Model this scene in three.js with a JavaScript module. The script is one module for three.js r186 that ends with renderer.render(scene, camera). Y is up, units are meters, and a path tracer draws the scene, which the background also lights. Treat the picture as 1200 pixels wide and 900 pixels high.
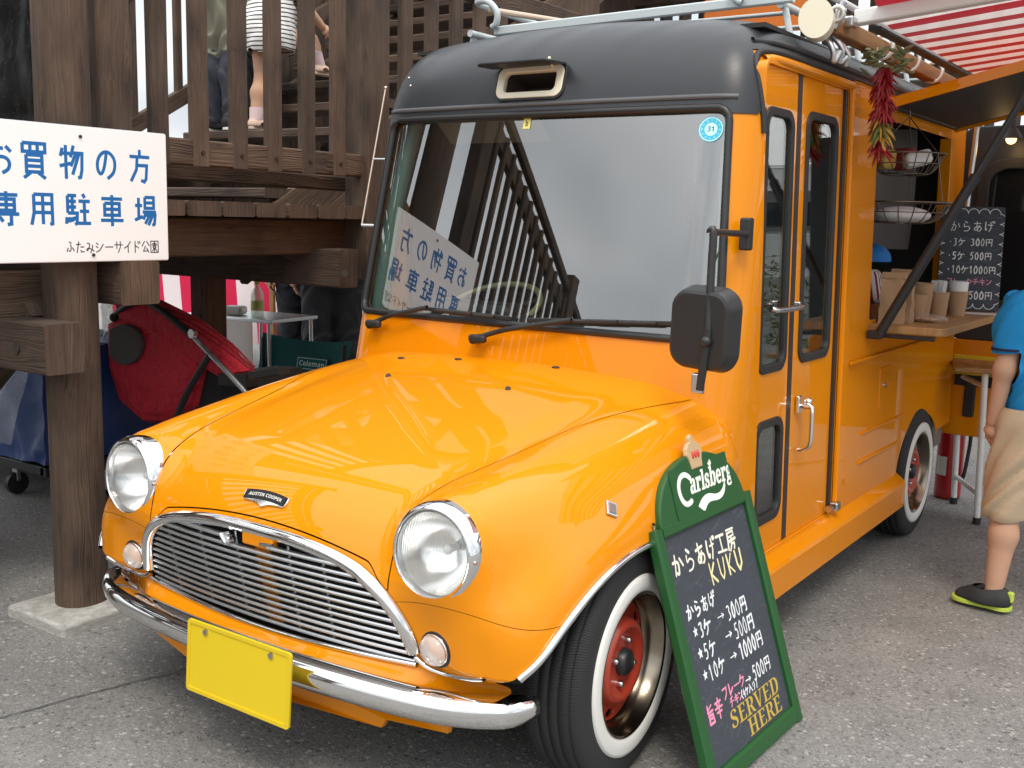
import * as THREE from 'three';
import { mergeGeometries } from 'three/addons/utils/BufferGeometryUtils.js';
import { RoundedBoxGeometry } from 'three/addons/geometries/RoundedBoxGeometry.js';

// ---------- camera, sky, sun, exposure ----------
const scene = new THREE.Scene();
const camera = new THREE.PerspectiveCamera(39.3, 4 / 3, 0.05, 400);
const CAM = new THREE.Vector3(1.78671, 1.25957, 2.06031);
const RIGHT = new THREE.Vector3(0.81970, 0.02425, -0.57228), DOWN = new THREE.Vector3(0.10673, -0.98807, 0.11099), FWD = new THREE.Vector3(-0.56276, -0.15206, -0.81251);
camera.position.copy(CAM);
camera.up.copy(DOWN).negate();
camera.lookAt(CAM.clone().add(FWD));
scene.add(camera);
const renderer = new THREE.WebGLRenderer();
renderer.toneMapping = THREE.LinearToneMapping;
renderer.toneMappingExposure = 1.32;
renderer.shadowMap.enabled = true;
// photo pixel (1200 x 900) on the plane axis = value, in metres
function U(px, py, ax, val) {
  const d = RIGHT.clone().multiplyScalar((px - 600) / 1260.1).addScaledVector(DOWN, (py - 450) / 1260.1).add(FWD);
  return CAM.clone().addScaledVector(d, (val - CAM[ax]) / d[ax]);
}

// seeded noise
function rng(s) { return () => { s = (s + 0x6d2b79f5) | 0; let t = Math.imul(s ^ (s >>> 15), 1 | s); t = (t + Math.imul(t ^ (t >>> 7), 61 | t)) ^ t; return ((t ^ (t >>> 14)) >>> 0) / 4294967296; }; }
const hash = (x, y) => { let h = Math.imul(x, 374761393) + Math.imul(y, 668265263) | 0; h = Math.imul(h ^ (h >>> 13), 1274126177); return ((h ^ (h >>> 16)) >>> 0) / 4294967296; };
const mod = (a, n) => ((a % n) + n) % n;
function vnoise(x, y, px = 0, py = px) {
  const X = Math.floor(x), Y = Math.floor(y), fx = x - X, fy = y - Y, u = fx * fx * (3 - 2 * fx), v = fy * fy * (3 - 2 * fy);
  const g = (a, b) => hash(px ? mod(a, px) : a, py ? mod(b, py) : b);
  return (g(X, Y) * (1 - u) + g(X + 1, Y) * u) * (1 - v) + (g(X, Y + 1) * (1 - u) + g(X + 1, Y + 1) * u) * v;
}
function fbm(x, y, oct, px = 0, py = px) { let s = 0, a = 0.5, t = 0; for (let i = 0; i < oct; i++) { s += a * vnoise(x, y, px, py); t += a; x *= 2; y *= 2; px *= 2; py *= 2; a *= 0.5; } return s / t; }
const clamp = (x, a = 0, b = 1) => Math.min(b, Math.max(a, x)), lerp = (a, b, t) => a + (b - a) * t, sstep = (a, b, x) => { const t = clamp((x - a) / (b - a)); return t * t * (3 - 2 * t); };
function spline1(xs, ys) {           // monotone-ish cubic through points
  const n = xs.length, m = [];
  for (let i = 0; i < n; i++) { const a = Math.max(0, i - 1), b = Math.min(n - 1, i + 1); m.push((ys[b] - ys[a]) / (xs[b] - xs[a])); }
  return (x) => {
    if (x <= xs[0]) return ys[0] + m[0] * (x - xs[0]); if (x >= xs[n - 1]) return ys[n - 1] + m[n - 1] * (x - xs[n - 1]);
    let i = 0; while (x > xs[i + 1]) i++;
    const h = xs[i + 1] - xs[i], t = (x - xs[i]) / h, t2 = t * t, t3 = t2 * t;
    return (2 * t3 - 3 * t2 + 1) * ys[i] + (t3 - 2 * t2 + t) * h * m[i] + (-2 * t3 + 3 * t2) * ys[i + 1] + (t3 - t2) * h * m[i + 1];
  };
}

// overcast sky: bright thin cloud, greyer banks
{
  const w = 512, h = 256, d = new Float32Array(w * h * 4);
  for (let j = 0; j < h; j++) for (let i = 0; i < w; i++) {
    const el = (j + 0.5) / h * Math.PI - Math.PI / 2, az = (i + 0.5) / w * Math.PI * 2, cx = Math.cos(el) * Math.cos(az), cz = Math.cos(el) * Math.sin(az), sy = Math.sin(el);
    const k = 1 / (Math.max(sy, 0) + 0.22), n = fbm(cx * k * 0.9 + 31, cz * k * 0.9 + 17, 5), n2 = fbm(cx * k * 2.3 + 3, cz * k * 2.3 + 57, 4);
    const c = clamp((n - 0.5) * 2.6 + 0.5), c2 = clamp((n2 - 0.5) * 2 + 0.5);
    const L = (0.68 + 0.55 * c + 0.32 * c2) * (0.66 + 0.78 * clamp(sy)), o = (j * w + i) * 4, b = sy < 0 ? 0.28 : L;
    d[o] = b * (0.89 + 0.09 * c); d[o + 1] = b * (0.965 + 0.03 * c); d[o + 2] = b * (1.03 - 0.02 * c); d[o + 3] = 1;
  }
  const t = new THREE.DataTexture(d, w, h, THREE.RGBAFormat, THREE.FloatType);
  t.mapping = THREE.EquirectangularReflectionMapping; t.magFilter = THREE.LinearFilter; t.wrapS = THREE.RepeatWrapping; t.needsUpdate = true;
  scene.background = t; scene.environment = t;
}
const sun = new THREE.DirectionalLight(0xfff3e2, 1.2);
sun.position.set(6, 13, 7); sun.castShadow = true; sun.shadow.radius = 34;
sun.shadow.mapSize.set(2048, 2048);
Object.assign(sun.shadow.camera, { left: -9, right: 9, top: 9, bottom: -9, near: 1, far: 40 });
scene.add(sun); scene.add(sun.target);

// ---------- helpers ----------
const V = (x, y, z) => new THREE.Vector3(x, y, z);
const taken = new Map();
function numbered(name) { const n = taken.get(name) ?? 0; taken.set(name, n + 1); return n ? name + '_' + String(n).padStart(3, '0') : name; }
function mesh(name, geo, mat, parent = null) {
  const o = new THREE.Mesh(geo, mat); o.castShadow = o.receiveShadow = true;
  if (parent) { o.name = name; parent.add(o); } else { o.name = numbered(name); scene.add(o); }
  return o;
}
function part(name, parent) { const g = new THREE.Group(); g.name = name; parent.add(g); return g; }
function thing(name, label, category, pos = [0, 0, 0], turn = 0, group) {
  const o = new THREE.Group(); o.name = numbered(name); o.position.set(...pos); o.rotation.y = turn; o.userData = { label, category }; if (group) o.userData.group = group; scene.add(o); return o;
}
function tag(o, label, category, group) { Object.assign(o.userData, { label, category }); if (group) o.userData.group = group; return o; }
function structure(o) { o.userData.kind = 'structure'; return o; }
const T = (g, x = 0, y = 0, z = 0) => g.translate(x, y, z);
function merge(list) {
  return mergeGeometries(list.map((g) => { const q = g.index ? g.toNonIndexed() : g; for (const k of Object.keys(q.attributes)) if (!['position', 'normal', 'uv'].includes(k)) q.deleteAttribute(k); return q; }));
}
// a bar from a to b with an eight-sided (chamfered) section, uv in metres with v along the bar
function bar(a, b, w, h, up = V(0, 1, 0), ch = 0.004) {
  a = a.isVector3 ? a : V(...a); b = b.isVector3 ? b : V(...b);
  const d = b.clone().sub(a), L = d.length(); d.normalize();
  let s = d.clone().cross(up); if (s.length() < 1e-3) s = d.clone().cross(V(0, 0, 1)); s.normalize(); const t = s.clone().cross(d);
  const W = w / 2, H = h / 2, c = Math.min(ch, W * 0.5, H * 0.5);
  const pr = [[W, -H + c], [W, H - c], [W - c, H], [-W + c, H], [-W, H - c], [-W, -H + c], [-W + c, -H], [W - c, -H]];
  const pos = [], uv = [], idx = [], o = Math.floor(hash(Math.round((a.x * 7 + b.z * 13) * 97), Math.round((a.y * 5 + a.z * 11) * 89)) * 97) / 10;
  const P = (x, y, l) => [a.x + s.x * x + t.x * y + d.x * l, a.y + s.y * x + t.y * y + d.y * l, a.z + s.z * x + t.z * y + d.z * l];
  let per = 0;
  for (let i = 0; i < 8; i++) {
    const p = pr[i], q = pr[(i + 1) % 8], e = Math.hypot(q[0] - p[0], q[1] - p[1]), k = pos.length / 3;
    pos.push(...P(p[0], p[1], 0), ...P(q[0], q[1], 0), ...P(q[0], q[1], L), ...P(p[0], p[1], L));
    uv.push(per + o, o, per + e + o, o, per + e + o, L + o, per + o, L + o); per += e;
    idx.push(k, k + 1, k + 2, k, k + 2, k + 3);
  }
  for (const end of [0, 1]) {
    const k = pos.length / 3;
    for (const p of pr) { pos.push(...P(p[0], p[1], end ? L : 0)); uv.push(p[0] + o, p[1] + o); }
    for (let i = 1; i < 7; i++) end ? idx.push(k, k + i, k + i + 1) : idx.push(k, k + i + 1, k + i);
  }
  const g = new THREE.BufferGeometry();
  g.setAttribute('position', new THREE.Float32BufferAttribute(pos, 3)); g.setAttribute('uv', new THREE.Float32BufferAttribute(uv, 2)); g.setIndex(idx);
  const n = g.toNonIndexed(); n.computeVertexNormals(); return n;
}
function rod(a, b, r, seg = 12, r2 = r) {
  a = a.isVector3 ? a : V(...a); b = b.isVector3 ? b : V(...b);
  const d = b.clone().sub(a), g = new THREE.CylinderGeometry(r2, r, d.length(), seg);
  g.translate(0, d.length() / 2, 0); g.applyQuaternion(new THREE.Quaternion().setFromUnitVectors(V(0, 1, 0), d.clone().normalize())); return g.translate(a.x, a.y, a.z);
}
function tube(pts, r, n = 40, rad = 8, closed = false, tension = 0.5) {
  const c = new THREE.CatmullRomCurve3(pts.map((p) => (p.isVector3 ? p : V(...p))), closed, 'catmullrom', tension);
  return new THREE.TubeGeometry(c, n, r, rad, closed);
}
function rbox(w, h, d, r = 0.01, seg = 2) { return new RoundedBoxGeometry(w, h, d, seg, Math.min(r, w / 2.01, h / 2.01, d / 2.01)); }
function lathe(pts, seg = 48) { return new THREE.LatheGeometry(pts.map((p) => new THREE.Vector2(p[0], p[1])), seg); }
function rrShape(w, h, r, Shape = THREE.Shape) {  // rounded rectangle centred at 0
  const s = new Shape(), x = w / 2, y = h / 2; r = Math.min(r, x, y);
  s.moveTo(-x + r, -y); s.lineTo(x - r, -y); s.absarc(x - r, -y + r, r, -Math.PI / 2, 0); s.lineTo(x, y - r); s.absarc(x - r, y - r, r, 0, Math.PI / 2);
  s.lineTo(-x + r, y); s.absarc(-x + r, y - r, r, Math.PI / 2, Math.PI); s.lineTo(-x, -y + r); s.absarc(-x + r, -y + r, r, Math.PI, Math.PI * 1.5); return s;
}
const extr = (s, depth, bevel = 0, curve = 10) => new THREE.ExtrudeGeometry(s, { depth, bevelEnabled: bevel > 0, bevelSize: bevel, bevelThickness: bevel, bevelSegments: 2, curveSegments: curve });

// naive surface nets of F < 0 in a box, vertices pulled onto F = 0
function netSurface(F, lo, hi, h) {
  const n = [0, 1, 2].map((i) => Math.ceil((hi[i] - lo[i]) / h) + 1), [nx, ny, nz] = n, f = new Float32Array(nx * ny * nz);
  for (let k = 0, o = 0; k < nz; k++) for (let j = 0; j < ny; j++) for (let i = 0; i < nx; i++, o++) f[o] = F(lo[0] + i * h, lo[1] + j * h, lo[2] + k * h);
  const id = new Int32Array(nx * ny * nz).fill(-1), pos = [], idx = [], S = [1, nx, nx * ny];
  for (let k = 0; k < nz - 1; k++) for (let j = 0; j < ny - 1; j++) for (let i = 0; i < nx - 1; i++) {
    const o = i + j * nx + k * nx * ny; let m = 0, x = 0, y = 0, z = 0;
    const c = (e, a) => { const [da, db] = [f[o + e], f[o + a]]; return da / (da - db); };
    for (let q = 0; q < 12; q++) {
      const ax = q >> 2, u = q & 1, v = (q >> 1) & 1, b = (ax + 1) % 3, g = (ax + 2) % 3, e = u * S[b] + v * S[g], a = e + S[ax];
      if ((f[o + e] < 0) === (f[o + a] < 0)) continue;
      const p = [0, 0, 0]; p[ax] = c(e, a); p[b] = u; p[g] = v; x += p[0]; y += p[1]; z += p[2]; m++;
    }
    if (!m) continue;
    id[o] = pos.length / 3; pos.push(lo[0] + (i + x / m) * h, lo[1] + (j + y / m) * h, lo[2] + (k + z / m) * h);
  }
  for (let k = 1; k < nz - 1; k++) for (let j = 1; j < ny - 1; j++) for (let i = 1; i < nx - 1; i++) {
    const o = i + j * nx + k * nx * ny;
    for (let ax = 0; ax < 3; ax++) {
      if ((f[o] < 0) === (f[o + S[ax]] < 0)) continue;
      const b = S[(ax + 1) % 3], g = S[(ax + 2) % 3], q = [id[o - b - g], id[o - g], id[o], id[o - b]];
      if (q.some((t) => t < 0)) continue;
      if (f[o] < 0) idx.push(q[0], q[1], q[2], q[0], q[2], q[3]); else idx.push(q[0], q[2], q[1], q[0], q[3], q[2]);
    }
  }
  const P = new Float32Array(pos);
  for (let i = 0; i < P.length; i += 3) for (let it = 0; it < 3; it++) {
    const [gx, gy, gz] = grad(F, P[i], P[i + 1], P[i + 2], 1e-3), l = gx * gx + gy * gy + gz * gz + 1e-9, v = clamp(F(P[i], P[i + 1], P[i + 2]) / l, -h / Math.sqrt(l), h / Math.sqrt(l));
    P[i] -= gx * v; P[i + 1] -= gy * v; P[i + 2] -= gz * v;
  }
  return { pos: P, idx, F };
}
function grad(F, x, y, z, e) { return [(F(x + e, y, z) - F(x - e, y, z)) / (2 * e), (F(x, y + e, z) - F(x, y - e, z)) / (2 * e), (F(x, y, z + e) - F(x, y, z - e)) / (2 * e)]; }
// the part of a net where g(x, y, z) > 0, cut cleanly along g = 0
function cut(net, ...gs) {
  let { pos, idx } = net;
  for (const g of gs) {
    const P = Array.from(pos), val = []; for (let i = 0; i < P.length; i += 3) val.push(g(P[i], P[i + 1], P[i + 2]));
    const out = [], seen = new Map();
    const mid = (a, b) => {
      const key = a < b ? a * 4e6 + b : b * 4e6 + a; if (seen.has(key)) return seen.get(key);
      let t = val[a] / (val[a] - val[b]); const k = P.length / 3, at = (s, c) => P[a * 3 + c] + (P[b * 3 + c] - P[a * 3 + c]) * s;
      let l = 0, r = 1, va = val[a]; for (let q = 0; q < 12; q++) { t = (l + r) / 2; const v = g(at(t, 0), at(t, 1), at(t, 2)); if ((v > 0) === (va > 0)) l = t; else r = t; }
      const p = [at(t, 0), at(t, 1), at(t, 2)]; P.push(...p); val.push(0); seen.set(key, k); return k;
    };
    for (let i = 0; i < idx.length; i += 3) {
      const t = [idx[i], idx[i + 1], idx[i + 2]], inn = t.map((q) => val[q] > 0), n = inn[0] + inn[1] + inn[2];
      if (n === 3) out.push(...t); else if (n === 1) { const a = inn.indexOf(true), A = t[a], B = t[(a + 1) % 3], C = t[(a + 2) % 3]; out.push(A, mid(A, B), mid(A, C)); }
      else if (n === 2) { const a = inn.indexOf(false), A = t[a], B = t[(a + 1) % 3], C = t[(a + 2) % 3], p = mid(A, B), q = mid(A, C); out.push(p, B, C, p, C, q); }
    }
    pos = P; idx = out;
  }
  return { pos, idx, F: net.F };
}
function netGeo(net, uvf = null, push = 0) {
  const used = new Map(), pos = [], nor = [], uv = [], idx = [];
  for (const i of net.idx) {
    if (!used.has(i)) {
      used.set(i, pos.length / 3); const p = [net.pos[i * 3], net.pos[i * 3 + 1], net.pos[i * 3 + 2]], g = grad(net.F, ...p, 1.5e-3), l = Math.hypot(...g) || 1;
      nor.push(g[0] / l, g[1] / l, g[2] / l); pos.push(p[0] + g[0] / l * push, p[1] + g[1] / l * push, p[2] + g[2] / l * push); uv.push(...(uvf ? uvf(...p) : [p[2] + p[0], p[1] - p[0] * 0.5]));
    }
    idx.push(used.get(i));
  }
  const o = new THREE.BufferGeometry(); o.setAttribute('position', new THREE.Float32BufferAttribute(pos, 3)); o.setAttribute('normal', new THREE.Float32BufferAttribute(nor, 3)); o.setAttribute('uv', new THREE.Float32BufferAttribute(uv, 2)); o.setIndex(idx); return o;
}
const smax = (a, b, k) => { const h = Math.max(k - Math.abs(a - b), 0) / k; return Math.max(a, b) + h * h * k * 0.25; };
const smin = (a, b, k) => -smax(-a, -b, k);
function capsule(x, y, z, a, b, ra, rb) {  // tapered capsule distance
  const bx = b[0] - a[0], by = b[1] - a[1], bz = b[2] - a[2], px = x - a[0], py = y - a[1], pz = z - a[2], t = clamp((px * bx + py * by + pz * bz) / (bx * bx + by * by + bz * bz + 1e-9));
  return Math.hypot(px - bx * t, py - by * t, pz - bz * t) - lerp(ra, rb, t);
}

// ---------- textures ----------
function canvasTex(w, h, draw, srgb = true) {
  const c = document.createElement('canvas'); c.width = w; c.height = h; draw(c.getContext('2d'), w, h);
  const t = new THREE.CanvasTexture(c); if (srgb) t.colorSpace = THREE.SRGBColorSpace; t.wrapS = t.wrapT = THREE.RepeatWrapping; return t;
}
function dataTex(w, h, fn, srgb = true) {
  const d = new Uint8Array(w * h * 4);
  for (let j = 0; j < h; j++) for (let i = 0; i < w; i++) { const c = fn(i, j), o = (j * w + i) * 4; d[o] = c[0]; d[o + 1] = c[1]; d[o + 2] = c[2]; d[o + 3] = 255; }
  const t = new THREE.DataTexture(d, w, h); t.wrapS = t.wrapT = THREE.RepeatWrapping; t.magFilter = THREE.LinearFilter; if (srgb) t.colorSpace = THREE.SRGBColorSpace; t.needsUpdate = true; return t;
}
const rep = (t, x, y = x) => { const c = t.clone(); c.repeat.set(x, y); c.needsUpdate = true; return c; };
const lin = (r, g, b) => new THREE.Color().setRGB(r, g, b);
const std = (c, rough = 0.6, metal = 0, more = {}) => new THREE.MeshStandardMaterial({ color: c, roughness: rough, metalness: metal, ...more });
const phys = (c, more) => new THREE.MeshPhysicalMaterial({ color: c, ...more });
// grey noise for fabrics, dust and bumps (repeats each metre of uv)
const grainTex = dataTex(512, 512, (i, j) => { const v = 90 + 130 * fbm(i / 4, j / 4, 4, 128) + 35 * (hash(i, j) - 0.5); return [v, v, v]; }, false);
const blotchTex = dataTex(256, 256, (i, j) => { const v = 255 * clamp(0.5 + (fbm(i / 32, j / 32, 5, 8) - 0.5) * 1.6); return [v, v, v]; }, false);
const M = {
  orange: phys(lin(0.74, 0.245, 0.0005), { roughness: 0.5, specularIntensity: 0.1, clearcoat: 0.7, clearcoatRoughness: 0.02, ior: 1.5 }),
  blackCap: std(lin(0.022, 0.024, 0.028), 0.42),
  rubber: std(lin(0.018, 0.018, 0.018), 0.55),
  darkPlastic: std(lin(0.02, 0.02, 0.021), 0.38),
  brownRubber: std(lin(0.035, 0.024, 0.02), 0.5),
  chrome: std(lin(0.86, 0.86, 0.86), 0.07, 1),
  steel: std(lin(0.6, 0.6, 0.6), 0.25, 1),
  alu: std(lin(0.62, 0.63, 0.64), 0.35, 1),
  glass: phys(lin(0.80, 0.90, 0.88), { roughness: 0.01, transmission: 1, thickness: 0, ior: 3.0 }),
  sideGlass: phys(lin(0.8, 0.85, 0.84), { roughness: 0.015, transmission: 1, thickness: 0, ior: 1.9 }),
  interior: std(lin(0.025, 0.025, 0.025), 0.8),
  void: std(lin(0.012, 0.012, 0.012), 0.9),
  redPaint: phys(lin(0.42, 0.045, 0.022), { roughness: 0.4, clearcoat: 0.5, clearcoatRoughness: 0.2 }),
  white: std(lin(0.75, 0.75, 0.73), 0.5),
  whitewall: std(lin(0.74, 0.73, 0.69), 0.55),
  cream: std(lin(0.78, 0.72, 0.56), 0.45),
  brownSteel: std(lin(0.3, 0.26, 0.2), 0.22, 1),
  rackPaint: std(lin(0.5, 0.55, 0.56), 0.35),
};
// ---------- ground ----------
{
  const N = 1024, r = rng(5), base = new Float32Array(N * N);
  for (let j = 0; j < N; j++) for (let i = 0; i < N; i++) base[j * N + i] = 0.52 + 0.14 * (fbm(i / 6, j / 6, 3, N / 6 | 0) - 0.5) + 0.1 * (fbm(i / 128, j / 128, 4, 8) - 0.5) + 0.10 * (hash(i, j) - 0.5);
  const hgt = new Float32Array(N * N).fill(0.5);
  for (let q = 0; q < 60000; q++) {                      // chippings, 3 to 9 mm
    const x = r() * N, y = r() * N, s = 0.7 + r() * r() * 1.2, tone = (r() - 0.45) * 0.46, e = 0.6 + r() * 0.5, cs = Math.cos(r() * 6.3), sn = Math.sin(r() * 6.3);
    for (let b = -4; b <= 4; b++) for (let a = -4; a <= 4; a++) {
      const u = (a * cs - b * sn) / s, v = (a * sn + b * cs) / (s * e), d = u * u + v * v; if (d > 1) continue;
      const o = mod(Math.floor(y) + b, N) * N + mod(Math.floor(x) + a, N); base[o] = lerp(base[o], 0.52 + tone, 0.75); hgt[o] = 0.5 + 0.5 * Math.sqrt(1 - d);
    }
  }
  const map = dataTex(N, N, (i, j) => { const v = clamp(base[j * N + i]); return [v * 250, v * 247, v * 240]; });
  const bump = dataTex(N, N, (i, j) => { const v = hgt[j * N + i] * 255; return [v, v, v]; }, false);
  for (const t of [map, bump]) t.repeat.set(1 / 1.25, 1 / 1.25);
  const g = new THREE.PlaneGeometry(160, 160, 160, 160); g.rotateX(-Math.PI / 2);
  const p = g.attributes.position, uv = [], col = [];
  for (let i = 0; i < p.count; i++) { let x = p.getX(i), z = p.getZ(i); x = Math.sign(x) * Math.pow(Math.abs(x) / 80, 2.2) * 80; z = Math.sign(z) * Math.pow(Math.abs(z) / 80, 2.2) * 80; p.setX(i, x); p.setZ(i, z); uv.push(x, -z); const k = 0.86 + 0.28 * fbm(x * 0.9 + 50, z * 0.9 + 50, 4); col.push(k, k, k); }
  g.setAttribute('uv', new THREE.Float32BufferAttribute(uv, 2)); g.setAttribute('color', new THREE.Float32BufferAttribute(col, 3));
  structure(mesh('asphalt_ground', g, new THREE.MeshStandardMaterial({ map, bumpMap: bump, bumpScale: 0.003, roughness: 0.88, color: lin(0.9, 0.9, 0.91), vertexColors: true })));
}
{ // worn joint line in the asphalt
  const a = U(-40, 850, 'y', 0.004), c = U(250, 775, 'y', 0.004), pos = [], idx = [], n = 60, d = c.clone().sub(a), s = V(-d.z, 0, d.x).normalize();
  for (let i = 0; i <= n; i++) { const t = i / n, w = 0.0012 + 0.002 * vnoise(i * 0.9, 3), o = 0.02 * (fbm(i * 0.15, 8, 3) - 0.5), p = a.clone().lerp(c, t).addScaledVector(s, o); for (const k of [-1, 1]) pos.push(p.x + s.x * w * k, 0.004, p.z + s.z * w * k); }
  for (let i = 0; i < n; i++) idx.push(i * 2, i * 2 + 2, i * 2 + 1, i * 2 + 1, i * 2 + 2, i * 2 + 3);
  const g = new THREE.BufferGeometry(); g.setAttribute('position', new THREE.Float32BufferAttribute(pos, 3)); g.setIndex(idx); g.computeVertexNormals(); structure(mesh('asphalt_joint', g, std(lin(0.085, 0.083, 0.08), 0.9)));
}
// ---------- food van ----------
// van axes: x to its left side (towards the counter), z to its front, front axle at z = 0
const van = thing('food_van', 'orange food van with small-car front, black roof and open serving hatch', 'van');
const projTo = (F, x, y, z, n = 6) => { for (let i = 0; i < n; i++) { const [a, b, c] = grad(F, x, y, z, 1e-3), l = a * a + b * b + c * c + 1e-9, v = F(x, y, z) / l; x -= a * v; y -= b * v; z -= c * v; } return V(x, y, z); };
const nrm = (F, p) => V(...grad(F, p.x, p.y, p.z, 1e-3)).normalize();
const hoodY = spline1([-0.62, -0.4, -0.1, 0.12, 0.28, 0.4, 0.5, 0.6], [0.862, 0.842, 0.795, 0.752, 0.716, 0.685, 0.652, 0.61]);
const frontF = (x, y, z) => {
  const ax = Math.abs(x);
  const top = y - (hoodY(z) - 0.09 * ax * ax - 0.012 * Math.exp(-(((ax - 0.45) / 0.05) ** 2)) * sstep(-0.5, 0.2, z));
  const fr = (z - (0.497 - 0.16 * ax * ax - 0.12 * Math.max(0, y - 0.5) - 0.24 * clamp(0.52 - y, 0, 0.19) * (1 - 0.85 * sstep(0.46, 0.58, ax)) + 0.046 * sstep(0.34, 0.295, y) * (1 - sstep(0.4, 0.5, ax)) - 0.07 * sstep(0.365, 0.31, y) * sstep(0.46, 0.6, ax))) * 0.97;
  const sd = ax - (0.722 - 0.22 * Math.max(0, z - 0.12) ** 2 - 0.10 * sstep(-0.05, -0.55, z) * 0.35 - 0.2 * Math.max(0, y - 0.5) ** 2);
  const body = smax(smax(top, fr, 0.20), sd, lerp(0.085, 0.24, sstep(0.40, 0.66, y)));
  const crest = capsule(ax, y, z, [0.494, 0.594, 0.362], [0.555, 0.628, -0.5], 0.111, 0.15);
  return smin(body, crest, 0.07);
};
const HLX = 0.487, HLY = 0.597;
const grTop = spline1([0, 0.12, 0.22, 0.30, 0.345, 0.38, 0.408, 0.428, 0.44], [0.562, 0.559, 0.549, 0.532, 0.512, 0.484, 0.445, 0.395, 0.34]), grBot = (ax) => 0.327 + 0.012 * (ax / 0.42) ** 2;
const grZ = (x, y) => 0.497 - 0.16 * x * x - 0.24 * clamp(0.52 - y, 0, 0.19);
const hoodEdge = spline1([-0.62, -0.45, -0.2, -0.05, 0.12, 0.224, 0.32, 0.4, 0.5], [0.60, 0.578, 0.515, 0.475, 0.447, 0.428, 0.407, 0.392, 0.382]);
const gHood = (x, y, z) => { const ax = Math.abs(x); return Math.min(hoodEdge(z) - ax, z > 0.1 ? y - (0.583 - 0.036 * (ax / 0.34) ** 2 - 0.04 * sstep(0.32, 0.39, ax)) : 1); };
const gArch = (x, y, z) => Math.abs(x) < 0.42 || (z > 0.2 && Math.abs(x) < 0.625) ? 1 : (z / 0.47) ** 2 + ((y - 0.19) / 0.36) ** 2 - 1;
const gGrille = (x, y, z) => z < 0.25 ? 1 : -Math.min(grTop(Math.abs(x)) - y, y - grBot(Math.abs(x)), 0.436 - Math.abs(x));
const gLamp = (x, y, z) => z < 0.25 ? 1 : Math.hypot(Math.abs(x) - HLX, y - HLY) - 0.088;
const gSeam = (x, y, z) => { const ax = Math.abs(x); return Math.min(y - (0.474 + 0.02 * Math.sin((ax - 0.38) * 12)), Math.min(ax - 0.33, ax - hoodEdge(z) + 0.0)); };
{
  const net = netSurface(frontF, [-0.79, 0.16, -0.58], [0.79, 0.94, 0.62], 0.0125);
  const low = (x, y, z) => Math.min(y - (z > 0.25 ? 0.27 : 0.235), z + 0.555);
  mesh('hood', netGeo(cut(net, low, (x, y, z) => gHood(x, y, z) - 0.0016)), M.orange, van);
  const rest = cut(net, low, (x, y, z) => -gHood(x, y, z) - 0.0016, gArch, gGrille, gLamp);
  for (const s of [1, -1]) mesh('fender', netGeo(cut(rest, (x) => s * x, (x, y, z) => gSeam(x, y, z) - 0.0006)), M.orange, van);
  mesh('front_panel', netGeo(cut(rest, (x, y, z) => -gSeam(x, y, z) - 0.0006)), M.orange, van);
  // dark engine bay and wheel housings
  mesh('engine_bay', T(rbox(0.76, 0.34, 0.5, 0.03), 0, 0.40, 0.12), M.void, van);
  for (const s of [1, -1]) {
    const pts = [], n = 40, pos = [], idx = [];
    for (let i = 0; i <= n; i++) { const a = lerp(0.16, Math.PI - 0.1, i / n), y = 0.19 + 0.37 * Math.sin(a), z = Math.min(0.39, 0.478 * Math.cos(a)), xo = Math.min(0.715, projTo((X) => frontF(X, y, z), 0.7, y, z).x - 0.012); for (const x of [0.36, xo]) pos.push(s * x, y, z); }
    for (let i = 0; i < n; i++) { const k = i * 2; idx.push(k, k + 1, k + 3, k, k + 3, k + 2); }
    const c = pos.length / 3; pos.push(s * 0.36, 0.19, 0); for (let i = 0; i < n; i++) idx.push(c, i * 2, i * 2 + 2);
    const g = new THREE.BufferGeometry(); g.setAttribute('position', new THREE.Float32BufferAttribute(pos, 3)); g.setIndex(idx); g.computeVertexNormals();
    mesh('wheel_housing', g, M.void, van);
    // bright arch trim
    const tp = [];
    for (let i = 0; i <= 30; i++) { const a = lerp(0.52, Math.PI - 0.5, i / 30), z = 0.468 * Math.cos(a), y = 0.19 + 0.358 * Math.sin(a), p = projTo((X, Y, Z) => frontF(X, y, z), s * 0.72, y, z); tp.push(V(p.x + s * 0.004, y, z)); }
    const tg = tube(tp, 0.0085, 60, 8); mesh('arch_trim', tg, M.chrome, van);
  }
}
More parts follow.
